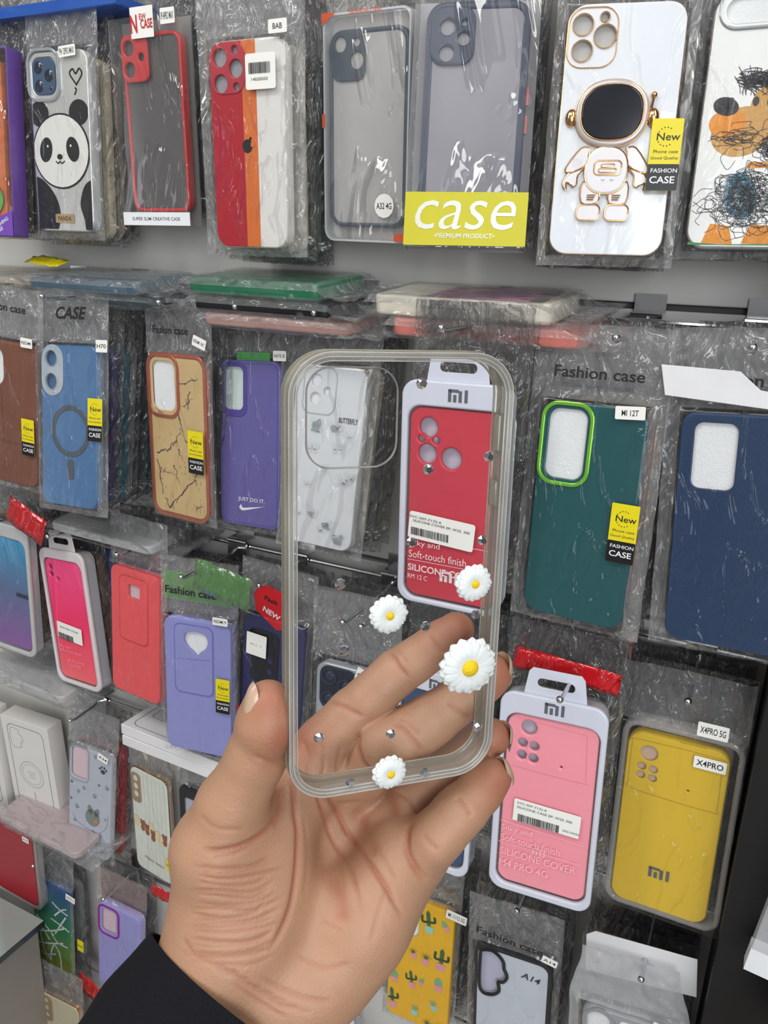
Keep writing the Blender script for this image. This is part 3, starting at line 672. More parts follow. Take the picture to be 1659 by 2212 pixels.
m = MB(); m.plate(rr(*q(.50, .08), .005, .010, .0022), [], -.0004, 0, .0002); m.obj('flash_window', pm('flash_blue', (92, 128, 168), .3), o)
new_tag(o, *q(1.01, .44), .0195, .043)
b_ = bag(o, w, h, .010, seed=7, header=.056, side=.010); text(b_, 'CASE', *q(.56, -.19), .042, -.0012, INK(), h=.0125, bold=.03, shear=.25)
sticker(o, *q(1.12, .0), .015, .012, 'H70', y=-.0040, th=.004)

def crack_mat():
    m = pm('tan_marble', (196, 168, 120), .3, var=.1, vs=30)
    return m
o, w, h, q = start('marble', 'tan marble case with black cracks and rose gold edge')
RG = pm('rose_gold', (188, 112, 92), .25, metal=.6)
case_body(o, w, h, crack_mat(), [RRuv(q, .045, .03, .475, .335, .009)], frame=RG)
hole_ring(o, RRuv(q, .0, .005, .52, .36, .011), .0036, RG)
hole_ring(o, rr(0, 0, w-.001, h-.001, .011), .0045, RG, -.0006, .001, 'edge_plating')
cl = (-w/2+.005, w/2-.005, -h/2+.005, h/2-.005); rnd = random.Random(8); m = MB()
def crack(a, b, wd):
    pts = []; n = 9
    for k in range(n+1):
        t = k/n; x, z = q(a[0]+(b[0]-a[0])*t, a[1]+(b[1]-a[1])*t); pts.append((x+rnd.gauss(0, .0010), z+rnd.gauss(0, .0010)))
    for i, (p1, p2) in enumerate(zip(pts[:-1], pts[1:])): m.stroke([p1, p2], wd*(1-.6*i/n)*rnd.uniform(.7, 1.3), -.0003, 0, cl)
    for k in range(3):
        p = pts[rnd.randint(2, 7)]; m.stroke([p, (p[0]+rnd.uniform(-.005, .005), p[1]+rnd.uniform(-.008, .004))], wd*.45, -.0003, 0, cl)
for a, b, wd in (((.52, .17), (.92, .12), .0009), ((.74, .20), (.72, .32), .0008), ((.60, .30), (.80, .24), .0006), ((.50, .33), (.64, .50), .0010), ((.64, .50), (.86, .60), .0009), ((.10, .62), (.40, .55), .0012), ((.40, .55), (.56, .44), .0008), ((.08, .66), (.16, .88), .0012), ((.12, .72), (.40, .74), .0006), ((.40, .68), (.52, .80), .0006), ((.30, .96), (.52, .86), .0012), ((.52, .86), (.95, .66), .0013), ((.22, .36), (.10, .32), .0006), ((.5, .56), (.56, .62), .0005), ((.2, .90), (.34, .99), .0008), ((.78, .93), (.94, .91), .0006)): crack(a, b, wd)
for k in range(34):
    c_ = q(rnd.uniform(.12, .9), rnd.uniform(.36, .95)); m.stroke([c_, (c_[0]+rnd.uniform(-.001, .001), c_[1]+rnd.uniform(.001, .003))], .0003, -.0003, 0, cl)
m.obj('crack_pattern', HK, o, smooth=False)
new_tag(o, *q(.875, .565), .0215, .043)
text(bag(o, w, h, .010, seed=8, header=.056), 'Fasion case', *q(.45, -.16), .050, -.0012, INK(), h=.0075, bold=.02)
sticker(o, *q(1.0, -.10), .018, .010, 'REDMI 10C', y=-.0040, th=.003, rot=-.3)

o, w, h, q = start('nike', 'violet case with white swoosh and JUST DO IT lettering')
VI = pm('violet_gloss', (98, 92, 152), .28, coat=.3)
case_body(o, w, h, VI, [RRuv(q, .085, .04, .40, .295, .006)], r=.010, foam_mat=pm('foam_mint', (196, 210, 206), .9))
m = MB(); m.ring(RRuv(q, .03, .01, .46, .335, .009), RRuv(q, .085, .04, .40, .295, .006), -.0008, 0, .0005); m.ring(offs(rr(0, 0, w, h, .010), .0028), offs(rr(0, 0, w, h, .010), .0034), -.0003, .0, .0001); m.obj('raised_edge', pm('violet_edge', (76, 68, 140), .3), o)
text(o, 'JUST DO IT.', *q(.535, .835), .033, -.0004, PW, h=.0048, bold=.01)
sw = smooth_line([q(.36, .865), q(.33, .885), q(.37, .902), q(.46, .897), q(.76, .862)])+smooth_line([q(.76, .862), q(.46, .883), q(.39, .885), q(.36, .865)])[1:-1]
m = MB(); m.poly(sw if area2(sw) > 0 else sw[::-1], -.0004); m.obj('logo', PW, o, smooth=False)
m = MB(); m.plate(rr(q(.52, 0)[0], h/2+.003, .040, .010, .001), [], .003, .006, .001); m.obj('green_card', pm('green_card', (64, 158, 70), .5), o)
bag(o, w, h, .010, seed=9, header=.056, side=.012)
sticker(o, *q(1.02, -.03), .015, .0095, 'NOTE 20', y=-.0040, th=.003)

o, w, h, q = start('clearwhite', 'clear white case printed with pale butterflies, seen through the held case')
BW = pm('butterfly_white', (214, 217, 220), .25, coat=.3, var=.03)
cams = [ell(*q(.30, .085), .0058), ell(*q(.30, .185), .0058), ell(*q(.46, .14), .0040)]
case_body(o, w, h, BW, cams, frame=pm('clear_white_edge', (196, 196, 190), .2))
m = MB(); m.ring(RRuv(q, .12, .01, .60, .27, .009), RRuv(q, .135, .016, .585, .262, .0085), -.0006, 0, .0002); m.obj('camera_outline', pm('pale_line', (176, 182, 188), .3), o)
rnd = random.Random(3); m = MB()
for k in range(22):
    c_ = q(rnd.uniform(.12, .92), rnd.uniform(.30, .96)); s_ = rnd.uniform(.002, .0048); a = rnd.uniform(-.6, .6)
    for sx in (-1, 1):
        m.poly(ell(c_[0]+sx*s_*math.cos(a)*.8, c_[1]+sx*s_*math.sin(a)+s_*.4, s_, s_*.75, 14, rot=a+sx*.6), -.0003, 0); m.poly(ell(c_[0]+sx*s_*math.cos(a)*.6, c_[1]-s_*.6, s_*.6, s_*.5, 12), -.0003, 0)
m.obj('butterfly_print', pm('pale_print', (202, 207, 212), .3), o, smooth=False)
text(o, 'BUTTERFLY', *q(.80, .285), .020, -.0005, pm('grey_ink', (70, 72, 78), .5), h=.005, bold=.02)
text(o, 'CE', *q(.62, .87), .008, -.0005, pm('grey_ink', (70, 72, 78), .5), h=.0032)
bag(o, w, h, .010, seed=10, header=.056, side=.010, mats=[film('bright_streak_film', haze=.03, bump=.9, scale=14, dist=.014, refl=.3, detail=1.0, rough=.06, cap=.2), BAGH()])

o, w, h, q = start('redmi', 'hard hang-tab package holding a red silicone case, behind the held clear case')
LG = pm('logo_grey', (104, 108, 114), .35, metal=.3)
holes = [ell(*q(.25, .20), .0076), ell(*q(.245, .315), .0076), ell(*q(.475, .325), .0084), ell(*q(.185, .252), .0028), ell(*q(.325, .255), .0028)]
_, cs = retail(o, w, h, pm('crimson_silicone', (198, 58, 74), .45), holes=holes, win=(.06, .108, .955, .975), t=.018)
mi_mark(o, *q(.525, .055), .0155, -.0003, LG)
s_ = sticker(o, *q(.42, .645), .0565, .0225, y=.0002, r=.002, rot=-.07)
m = MB(); barcode(m, q(.13, 0)[0], q(.50, 0)[0], q(0, .68)[1], q(0, .645)[1], -.0001, 5, skew=.07); m.obj('barcode', INK(), s_, smooth=False)
text(s_, 'SYC-S07-7132.A', *q(.27, .602), .028, -.0001, INK(), h=.0019, rot=-.07); text(s_, 'SILICONE COVER EP: W25. 300', *q(.42, .624), .049, -.0001, INK(), h=.0020, rot=-.07)
RP = pm('rose_print', (236, 206, 208), .5)
text(o, 'Silky and', q(.11, 0)[0], q(0, .722)[1], .027, .0008, RP, h=.0062, align='l', skew=.0); text(o, 'Soft-touch finish', q(.11, 0)[0], q(0, .772)[1], .050, .0008, RP, h=.0062, align='l', skew=.0)
m = MB(); m.stroke([q(.10, .80), q(.80, .80)], .0004, .0008); m.stroke([q(.62, .70), q(.94, .70)], .0004, .0008); m.obj('printed_lines', RP, o, smooth=False)
text(o, 'SILICONE COVER', q(.105, 0)[0], q(0, .835)[1], .062, .0008, RP, h=.0058, align='l', bold=.02); text(o, 'RM 12 C', q(.105, 0)[0], q(0, .878)[1], .0175, .0008, RP, h=.0040, align='l')
mi_mark(cs, *q(.50, .855), .015, .0026, PW)

o, w, h, q = start('teal', 'dark teal phone case with lime green camera ring in a bag printed Fashion case')
case_body(o, w, h, pm('deep_teal', (18, 78, 82), .3, coat=.35, var=.05), [RRuv(q, .085, .03, .455, .345, .008)], r=.0125, t=.0105)
hole_ring(o, RRuv(q, .045, .015, .485, .36, .010), .0030, pm('lime_metal', (132, 206, 66), .2, metal=.5), -.0016, .001)
m = MB(); m.tube([(w/2+.0035, .012, h/2-.012), (w/2+.004, .012, -h/2+.07)], .0013, 6); m.obj('second_case_edge', GOLD(), o)
sticker(o, *q(.845, .018), .0215, .0095, 'MI 12T', y=-.0040, th=.0042, tw=.56, rot=.06)
new_tag(o, *q(.915, .545), .0205, .0445, rot=0)
b_ = bag(o, w, h, .011, seed=12, header=.057, side=.012, wr=1.2)
text(b_, 'Fashion case', *q(.51, -.135), .067, -.0012, INK(), h=.0085, bold=.015); text(b_, 'Mobile cover products', *q(.51, -.075), .053, -.0012, pm('grey_ink', (70, 72, 78), .5), h=.0052)

o, w, h, q = start('navy', 'navy blue leather-look phone case, bag folded with a white header')
case_body(o, w, h, pm('navy_leather', (22, 50, 84), .42, var=.12, vs=50, bump=.3, bs=700), [RRuv(q, .12, .04, .48, .315, .006)], r=.010)
m = MB(); ol = offs(rr(0, 0, w, h, .010), .0016)
n_ = 150
L = [Vector((p[0], p[1])) for p in ol]; tot = []
for i in range(len(L)):
    a, b = L[i-1], L[i]; k = max(1, int((b-a).length/.0028))
    for j in range(k): tot.append((a+(b-a)*(j/k), a+(b-a)*((j+.6)/k)))
for a, b in tot: m.stroke([tuple(a), tuple(b)], .0003, -.0003)
m.obj('stitching', pm('blue_stitch', (52, 88, 138), .6), o, smooth=False)
b_ = bag(o, w, h, .011, seed=13, header=.057, side=.012)
m = MB(); m.plate([q(-.20, -.19), q(.45, -.17), q(.62, -.10), q(.95, -.075), q(1.1, -.08), q(1.1, -.01), q(-.15, -.065)], [], -.0032, -.0026, .0003, 1); m.obj('header_card', pm('header_white', (220, 220, 222), .5, bump=.3, bs=50), o)
text(b_, 'Fashion case', *q(.56, -.135), .064, -.0012, INK(), h=.0085, bold=.02)

# --- third row
o, w, h, q = start('cyanpkg', 'clear hang package with a blue to violet gradient phone case')
def grad(name, c1, c2, c3=None):
    m = pm(name, c1, .3, var=.03); t = m.node_tree; p = t.nodes['Principled BSDF']
    tc = N(t, 'ShaderNodeTexCoord'); sp = N(t, 'ShaderNodeSeparateXYZ'); mr = N(t, 'ShaderNodeMapRange'); mr.inputs['From Min'].default_value = .08; mr.inputs['From Max'].default_value = -.08
    r = N(t, 'ShaderNodeValToRGB'); e = r.color_ramp.elements; e[0].color = lin(c1)+(1,); e[1].color = lin(c2)+(1,)
    if c3: n = e.new(.5); n.color = lin(c3)+(1,)
    t.links.new(tc.outputs['Object'], sp.inputs[0]); t.links.new(sp.outputs['Z'], mr.inputs[0]); t.links.new(mr.outputs[0], r.inputs[0]); t.links.new(r.outputs[0], p.inputs['Base Color']); return m
retail(o, w, h, grad('cyan_violet', (32, 150, 196), (140, 92, 160), (92, 112, 150)), tray_mat=pm('tray_grey', (176, 178, 178), .4), tab=False)
text(o, 'SERIES', *q(.82, .52), .020, .0008, INK(), h=.005, bold=.02)
o, w, h, q = start('neon', 'tilted white hang-tab package with a neon pink silicone case')
retail(o, w, h, grad('neon_pink', (255, 70, 140), (255, 104, 112), (255, 40, 110)), tray_mat=pm('tray_pale', (206, 198, 200), .4), win=(.05, .07, .93, .97), t=.017, holes=[ell(*q(.18, .14), .004), ell(*q(.18, .19), .004), ell(*q(.32, .22), .003)])
s_ = sticker(o, *q(.46, .60), .048, .021, y=.0002, rot=-.08)
m = MB(); barcode(m, q(.20, 0)[0], q(.52, 0)[0], q(0, .655)[1], q(0, .61)[1], -.0001, 6, skew=.08); m.obj('barcode', INK(), s_, smooth=False); text(s_, 'SILICONE COVER', *q(.46, .575), .036, -.0001, INK(), h=.002, rot=-.08)
NP = pm('pale_pink_print', (244, 140, 160), .5)
text(o, 'Silky and\nSoft-touch finish', q(.14, 0)[0], q(0, .73)[1], .045, .0008, NP, h=.009, align='l'); text(o, 'SILICONE\nCOVER', q(.30, 0)[0], q(0, .83)[1], .035, .0008, NP, h=.010, align='l')
o, w, h, q = start('coral', 'coral red silicone case with sliding camera cover')
def slider_case(o, w, h, q, mat, dark, hole, slot, foam=None, r=.010):
    case_body(o, w, h, mat, [hole], r=r, t=.012, foam_mat=foam)
    a = MB(); a.plate(RRuv(q, *slot, .007), [offs(hole if area2(hole) > 0 else hole[::-1], -.0003)], -.0010, .0002, .0008, 3); s_ = a.obj('camera_slide', mat, o)
    a = MB(); a.ring(RRuv(q, slot[0]-.02, slot[1]-.012, slot[2]+.02, slot[3]+.012, .008), RRuv(q, slot[0], slot[1], slot[2], slot[3], .007), -.0004, .0002, .0003); a.obj('slide_groove', dark, o)
CO = pm('coral_silicone', (226, 84, 88), .5)
slider_case(o, w, h, q, CO, pm('coral_dark', (196, 66, 72), .5), RRuv(q, .38, .12, .61, .22, .002), (.20, .065, .76, .56), foam=pm('foam_rose', (206, 180, 188), .9))
bag(o, w, h, .012, seed=14, header=.06, side=.006)
o, w, h, q = start('lav', 'periwinkle silicone case with sliding camera cover and heart-shaped camera hole')
LV = pm('periwinkle_silicone', (138, 140, 196), .5)
hl = smooth_line([q(.34, .10), q(.48, .085), q(.62, .10), q(.66, .15), q(.62, .20), q(.54, .235), q(.50, .262), q(.45, .235), q(.36, .20), q(.31, .15), q(.34, .10)])[:-1]
slider_case(o, w, h, q, LV, pm('periwinkle_dark', (112, 114, 184), .5), hl, (.17, .045, .73, .545))
m = MB(); m.stroke([q(.20, .30), q(.70, .275)], .0006, -.0012); m.obj('slide_line', pm('periwinkle_dark', (112, 114, 184), .5), o, smooth=False)
new_tag(o, *q(.90, .515), .0165, .040)
b_ = bag(o, w, h, .013, seed=15, header=.066, side=.006)
text(b_, 'Fashion case', *q(.42, -.20), .060, -.0012, INK(), h=.0085, bold=.02)
m = MB(); m.poly([q(-.02, -.12), q(.98, -.12), q(.98, -.32), q(-.02, -.32)], .0045); m.obj('header_card', film('green_header_film', haze=.45, bump=.6, hazecol=(.16, .40, .12)), o, smooth=False)
sticker(o, *q(.87, -.03), .0175, .0085, 'REDMI 9', y=-.0040, th=.0035)
o, w, h, q = start('darknavy', 'dark indigo phone case with black camera block and red header tag')
case_body(o, w, h, pm('indigo_case', (48, 48, 92), .35), [RRuv(q, .10, .10, .42, .30, .006)], foam_mat=BLACK())
m = MB(); m.plate(RRuv(q, .16, .09, .60, .48, .008), [ell(*q(.46, .30), .004), ell(*q(.46, .38), .004)], -.0015, 0, .0008); m.obj('camera_block', pm('camera_block_black', (24, 26, 34), .3), o)
sticker(o, *q(.26, .20), .025, .0255, 'M12  A', y=-.0040, th=.002, ink=pm('faint_ink', (176, 176, 180), .5), tw=.6)
m = MB(); l = [q(.20, -.04), q(.16, -.15), q(.26, -.24), q(.75, -.20), q(.80, .02), q(.55, .06)]; m.plate(l if area2(l) > 0 else l[::-1], [], -.001, -.0002, .0002, 1); hc = m.obj('header_card', pm('header_red', (204, 28, 36), .4), o)
text(hc, 'Fash', *q(.44, -.14), .016, -.0014, INK(), h=.005, bold=.02, rot=-.2); text(hc, 'NEW', *q(.46, -.05), .022, -.0014, PW, h=.006, bold=.03, rot=-.3)
bag(o, w, h, .011, seed=16, header=.06, side=.008)
m = MB(); l = [q(-.02, .68), q(.08, .73), q(-.02, .78)]; m.poly(l if area2(l) > 0 else l[::-1], -.004); m.obj('red_arrow', pm('header_red', (204, 28, 36), .4), o, smooth=False)
o, w, h, q = start('silver', 'clear silver case with black phone camera block, partly hidden by the fingers')
m = MB(); m.plate(rr(0, 0, w-.004, h-.02, .012), [], 0, .010, .002, 3); m.obj('phone_case', pm('silver_clear_case', (176, 184, 188), .25, metal=.3), o)
m = MB(); m.plate(RRuv(q, .09, .065, .58, .31, .010), [], -.0025, 0, .0012); cb = m.obj('camera_block', pm('navy_lens_block', (34, 38, 52), .3), o)
m = MB()
for u, v in ((.22, .12), (.22, .25), (.44, .16)):
    c_ = q(u, v); m.ring(ell(*c_, .0085), ell(*c_, .0068), -.0040, -.0022, .0004); m.dome((c_[0], -.0024, c_[1]), .0050, .0012, 14, 3)
m.obj('lens_rings', pm('lens_ring_navy', (46, 52, 70), .25), cb)
sticker(o, *q(.64, .07), .012, .014, 'A53', y=-.003, th=.003, rot=-.3)
bag(o, w, h-.012, .012, seed=17, header=.07, side=.006, wr=1.4)
o, w, h, q = start('bluemi', 'hang-tab package with a dark blue silicone case, mostly hidden by the hand')
retail(o, w, h, pm('denim_blue', (52, 74, 112), .45), t=.020); mi_mark(o, *q(.5, .055), .0145, -.0003, LG)
o, w, h, q = start('pink', 'hard hang-tab package holding a light pink silicone case')
PK = pm('light_pink_silicone', (240, 150, 164), .5, var=.02)
holes = [ell(*q(.285, .165), .0064), ell(*q(.235, .245), .0040), ell(*q(.345, .25), .0040), ell(*q(.235, .305), .0040), ell(*q(.345, .31), .0040), ell(*q(.61, .32), .0009)]
_, cs = retail(o, w, h, PK, holes=holes, win=(.065, .10, .945, .965), t=.017)
m = MB(); m.stroke(smooth_line([q(.82, .14), q(.84, .34), q(.80, .37), q(.14, .365)], 5), .0004, .0028); m.stroke([q(.16, .125), q(.82, .14)], .0003, .0028); m.obj('moulded_line', pm('pink_line', (222, 132, 148), .5), cs, smooth=False)
mi_mark(o, *q(.51, .045), .0155, -.0003, LG)
s_ = sticker(o, *q(.52, .575), .0555, .0205, y=.0002, r=.001, rot=-.03)
m = MB(); barcode(m, q(.25, 0)[0], q(.64, 0)[0], q(0, .625)[1], q(0, .588)[1], -.0001, 7, skew=.03); m.obj('barcode', INK(), s_, smooth=False)
text(s_, 'SYC-S07-7132.A', *q(.38, .535), .025, -.0001, pm('grey_ink', (70, 72, 78), .5), h=.0019, rot=-.03); text(s_, 'SILICONE CASE EP: W25 300', *q(.50, .558), .046, -.0001, pm('grey_ink', (70, 72, 78), .5), h=.0021, rot=-.03)
text(s_, '20210420', *q(.76, .612), .014, -.0001, pm('grey_ink', (70, 72, 78), .5), h=.0016, rot=-.03)
PP = pm('pink_raised_print', (250, 178, 188), .5)
text(o, 'Silky and', q(.10, 0)[0], q(0, .68)[1], .026, .0008, PP, h=.0066, align='l'); text(o, 'Soft-touch finish', q(.10, 0)[0], q(0, .73)[1], .050, .0008, PP, h=.0066, align='l')
text(o, 'SILICONE COVER', q(.10, 0)[0], q(0, .80)[1], .064, .0008, PP, h=.0066, align='l'); text(o, 'M4 PRO 4G', q(.10, 0)[0], q(0, .86)[1], .0415, .0008, PP, h=.0066, align='l')
m = MB(); m.stroke([q(.08, .645), q(.88, .665)], .0004, .0008); m.stroke([q(.08, .755), q(.88, .765)], .0004, .0008); m.obj('printed_lines', PP, o, smooth=False)
mi_mark(cs, *q(.47, .765), .011, .0026, PP)
o, w, h, q = start('yellow', 'mustard yellow silicone case in a clear tray, labelled X4PRO')
YE = pm('mustard_silicone', (218, 182, 34), .5, var=.03)
holes = [ell(*q(.225, .105), .0070), ell(*q(.165, .185), .0036), ell(*q(.285, .19), .0036), ell(*q(.165, .235), .0036), ell(*q(.285, .24), .0036), ell(*q(.645, .255), .0010)]
case_body(o, w, h, YE, holes, r=.012, t=.011, foam_mat=pm('foam_tan', (196, 170, 150), .8))
m = MB(); m.stroke(smooth_line([q(.93, .06), q(.94, .30), q(.88, .335), q(.12, .325), q(.05, .29)], 6), .0006, -.0003); m.stroke(smooth_line([q(.05, .29), q(.05, .07), q(.10, .04), q(.90, .035), q(.93, .06)], 6), .0005, -.0003); m.obj('moulded_line', pm('mustard_line', (186, 152, 26), .5), o, smooth=False)
m = MB()
for k in range(8): m.poly(ell(w*.02+k*.0026, h/2+.0001, .0008, n=6), -.0002)
m.obj('speaker_slots', pm('mustard_line', (186, 152, 26), .5), o, smooth=False)
mi_mark(o, *q(.475, .775), .0165, -.0004, LG)
sticker(o, *q(.815, .075), .0245, .0105, 'X4PRO', y=-.0022, th=.0052, tw=.82, bold=.015)
TR = film('tray_clear', haze=.22, refl=.3, bump=.08, hazecol=(.86, .82, .78))
to = rr(.0025, .0035, w+.016, h+.015, .014, 8); m = MB(); m.ring(to, offs(to, .0052), -.0012, .017, .002); m.obj('clear_tray', TR, o)
m = MB(); m.plate(offs(to, .001), [], -.0018, -.0014, .0001, 1); m.obj('clear_window', film('window_film', haze=.0, refl=.10, rough=.03, bump=.15, scale=8, dist=.008), o)
bag(o, w+.012, h+.012, .018, seed=18, header=.052, side=.005, zipline=False, back=False)
sticker(o, q(.80, 0)[0], h/2+.018, .023, .0125, 'X4PRO 5G', y=-.004, th=.0058, tw=.82, bold=.01)

# --- fourth row
def line_box(o, w, h, q, d, mat):
    m = MB(); m.plate(rr(0, 0, w, h, .0015, 2), [], 0, d, .001, 2); b = m.obj('carton', mat, o)
    LN = pm('blue_grey_line', (128, 144, 158), .5); m = MB(); y = -.0002
    def loop(l, wd): m.stroke(l+[l[0]], wd, y)
    loop(RRuv(q, .12, .06, .88, .93, .010), .0011); loop(smooth_line([q(.17, .12), q(.22, .09), q(.35, .10), q(.36, .14), q(.42, .16), q(.42, .21), q(.37, .22), q(.36, .27), q(.18, .27), q(.17, .12)]), .0006)
    loop(ell(*q(.5, .52), .0215, n=36), .0006); loop(ell(*q(.5, .52), .017, n=36), .0004); m.stroke([q(.5, .70), q(.5, .80)], .0012, y)
    m.obj('line_drawing', LN, b, smooth=False); m = MB(); m.stroke([q(.42, .50), q(.58, .50)], .0006, y); m.stroke([q(.44, .525), q(.56, .525)], .0006, y); m.stroke([q(.43, .55), q(.57, .55)], .0006, y); m.obj('small_print', LN, b, smooth=False)
CRT = pm('white_carton', (214, 210, 206), .5, var=.03)
o, w, h, q = start('whitebox', 'white carton with case outline drawing, in front of the paw print case', name='boxed_phone_case', cat='box')
line_box(o, w, h, q, .026, CRT)
p0 = P['whitebox']; P['whitebox2'] = (p0[0]-.094, p0[1]-.012, p0[2]+.004)+p0[3:]
o = root('boxed_phone_case', P['whitebox2'], 'white carton cut off by the edge of the photo beside another white carton', 'box'); line_box(o, w, h, q, .026, CRT)
o, w, h, q = start('paw', 'pale grey case printed with paw prints and green blobs')
case_body(o, w, h, pm('pale_grey_blue', (176, 180, 192), .3, coat=.3, var=.03), [RRuv(q, .05, .02, .42, .30, .006)], frame=pm('clear_grey_edge', (176, 178, 184), .25), foam_mat=pm('foam_rose', (206, 180, 188), .9))
hole_ring(o, RRuv(q, .02, .0, .46, .32, .008), .0012, pm('clear_ring', (170, 176, 180), .15, metal=.4))
m = MB(); rnd = random.Random(9); GG = pm('sage_print', (116, 130, 126), .4); DK = pm('charcoal_print', (54, 62, 64), .4)
def paw(u, v, s, mi, a=0.0):
    c_ = q(u, v); m.poly(ell(c_[0], c_[1]-s*.3, s*.62, s*.52), -.0003, mi)
    for k in range(4):
        an = math.radians(30+40*k)+a; m.poly(ell(c_[0]+s*math.cos(an), c_[1]-.2*s+s*math.sin(an), s*.24, s*.32, 12), -.0003, mi)
for u, v, s, mi in ((.80, .15, .0062, 1), (.62, .05, .003, 0), (.90, .30, .0035, 0), (.72, .30, .002, 1), (.36, .38, .003, 0), (.62, .42, .0035, 0), (.24, .43, .0028, 0), (.20, .58, .0034, 0), (.07, .36, .0024, 1), (.06, .52, .002, 1), (.25, .83, .0066, 1), (.45, .92, .003, 1), (.55, .87, .002, 1), (.80, .93, .003, 0), (.16, .72, .0025, 0), (.35, .96, .0026, 0), (.88, .6, .002, 0)): paw(u, v, s, mi, rnd.uniform(-.4, .4))
m.poly(ell(*q(.58, .63), .0125, .013), -.0003, 0); m.poly(ell(*q(.52, .56), .004, .007, rot=.3), -.0003, 0); m.poly(ell(*q(.68, .57), .004, .007, rot=-.3), -.0003, 0); m.poly(ell(*q(.66, .655), .0035), -.0004, 2)
m.poly(ell(*q(.68, .83), .009, .010), -.0003, 0); m.poly(ell(*q(.62, .78), .003, .006, rot=.3), -.0003, 0); m.poly(ell(*q(.76, .79), .003, .006, rot=-.3), -.0003, 0)
m.stroke(smooth_line([q(.1, .66), q(.22, .72), q(.45, .75), q(.7, .76), q(.9, .68), q(.95, .55)]), .0004, -.0003, 1)
m.obj('paw_print', [GG, DK, pm('orange_dot', (190, 124, 70), .4)], o, smooth=False)
sticker(o, *q(.83, .02), .017, .010, 'A34', y=-.0040, th=.004, rot=-.25)
bag(o, w, h, .010, seed=20, header=.056, side=.006)
o, w, h, q = start('bear', 'cream striped case with gold rim and a row of small bears')
case_body(o, w, h, pm('cream_stripe', (214, 218, 208), .35, var=.05), [], frame=GOLD())
BR = pm('brown_bear', (146, 84, 52), .5); CB = pm('cream_bear', (222, 206, 162), .5); KB = pm('tan_script', (150, 104, 84), .5)
m = MB(); m.plate(RRuv(q, .03, .05, .28, .33, .006), [ell(*q(.15, .10+.075*k), .0048) for k in range(3)], -.0015, 0, .0006); m.obj('camera_block', pm('camera_gold', (178, 150, 120), .3, metal=.4), o)
m = MB()
for k in range(6):
    m.stroke([q(.36+.11*k, .04), q(.36+.11*k, .96)], .0003, -.0002, 2)
for k, (u, v, mi) in enumerate(((.10, .50, 1), (.26, .52, 0), (.38, .54, 0), (.50, .50, 1), (.54, .57, 0), (.66, .55, 1), (.78, .57, 1), (.86, .55, 0))):
    c_ = q(u, v); s = .0044
    m.poly(ell(c_[0], c_[1], s, s*.95), -.0004-.00005*k, mi)
    for sx in (-1, 1): m.poly(ell(c_[0]+sx*s*.75, c_[1]+s*.8, s*.36), -.0004-.00005*k, mi)
    m.poly(ell(c_[0], c_[1]-s*1.7, s*.9, s*1.2), -.00035-.00005*k, mi)
m.obj('bear_print', [BR, CB, pm('stripe_line', (188, 194, 184), .4)], o, smooth=False)
text(o, 'Happy bears', *q(.52, .86), .038, -.0004, KB, h=.0055, shear=.4, rot=-.05)
sticker(o, *q(1.0, .78), .012, .017, 'New', y=-.0040, mat=pm('tag_yellow', (222, 205, 22), .4), th=.003)
bag(o, w, h, .010, seed=21, header=.056, side=.006)
o, w, h, q = start('black4', 'black rimmed clear case beside the wrist, bear case on its other side')
case_body(o, w, h, BLACK(), [RRuv(q, .12, .10, .80, .45, .006)], foam_mat=pm('foam_lilac', (176, 176, 196), .9))
bag(o, w, h, .010, seed=22, header=.056, side=.006, wr=1.6)
o, w, h, q = start('cactus', 'yellow phone case printed with green cacti in pink pots')
case_body(o, w, h, pm('cactus_yellow', (224, 172, 20), .4, coat=.2), [RRuv(q, .05, .015, .46, .30, .008)], r=.010)
m = MB(); G1 = pm('cactus_green', (58, 96, 58), .5); G2 = pm('cactus_mint', (110, 168, 138), .5); PT = pm('pot_pink', (214, 146, 158), .5); PM_ = pm('pot_mint', (150, 196, 184), .5)
cl = (-w/2+.002, w/2-.002, -h/2+.002, h/2-.002)
def cactus(u, v, s, kind, a=0.0):
    s *= 1.35; c_ = q(u, v); g = 1 if kind % 2 else 0; po = 2 if kind % 3 else 3
    T = lambda x, z: (c_[0]+s*(x*math.cos(a)-z*math.sin(a)), c_[1]+s*(x*math.sin(a)+z*math.cos(a)))
    pot = [T(-.55, -.1), T(-.4, -1), T(.4, -1), T(.55, -.1)]; 
    if kind % 4 == 0:
        m.poly([(p[0], p[1]) for p in [T(-.22, 0), T(.22, 0), T(.24, 1.6), T(0, 1.95), T(-.24, 1.6)]], -.0004, g, cl)
        for sx in (-1, 1):
            pts = [T(0, .5), T(sx*.7, .5+.1*sx), T(sx*.72, 1.2)]; m.stroke(smooth_line(pts, 4), s*.28, -.00045, g, cl)
    elif kind % 4 == 1: m.poly([T(x, z) for x, z in [(.5, 0), (.55, .5), (.3, .95), (0, 1.1), (-.3, .95), (-.55, .5), (-.5, 0)]], -.0004, g, cl)
    else:
        for k in range(5):
            an = math.radians(30+30*k); m.poly([T(-.12, 0), T(.12, 0), T(1.15*math.cos(an)*.9, 1.15*math.sin(an))], -.0004-.00004*k, g, cl)
    m.poly(pot, -.0006, po, cl)
for a_ in ((.62, .16, .0072, 0, .1), (.87, .12, .0045, 1, .6), (.14, .47, .0072, 5, -.1), (.84, .42, .0075, 3+1, -.05), (.40, .42, .0050, 2, .2), (.60, .43, .0062, 2, -.1), (.12, .67, .0055, 1, 0), (.40, .66, .0058, 4, .15), (.55, .63, .0036, 1, -.4), (.82, .60, .0062, 1, .05), (.10, .88, .0070, 8, .1), (.47, .88, .0058, 3, 0), (.76, .78, .0058, 3, .25), (.68, .96, .0055, 2, .1), (.88, .95, .006, 2, -.2)): cactus(*a_)
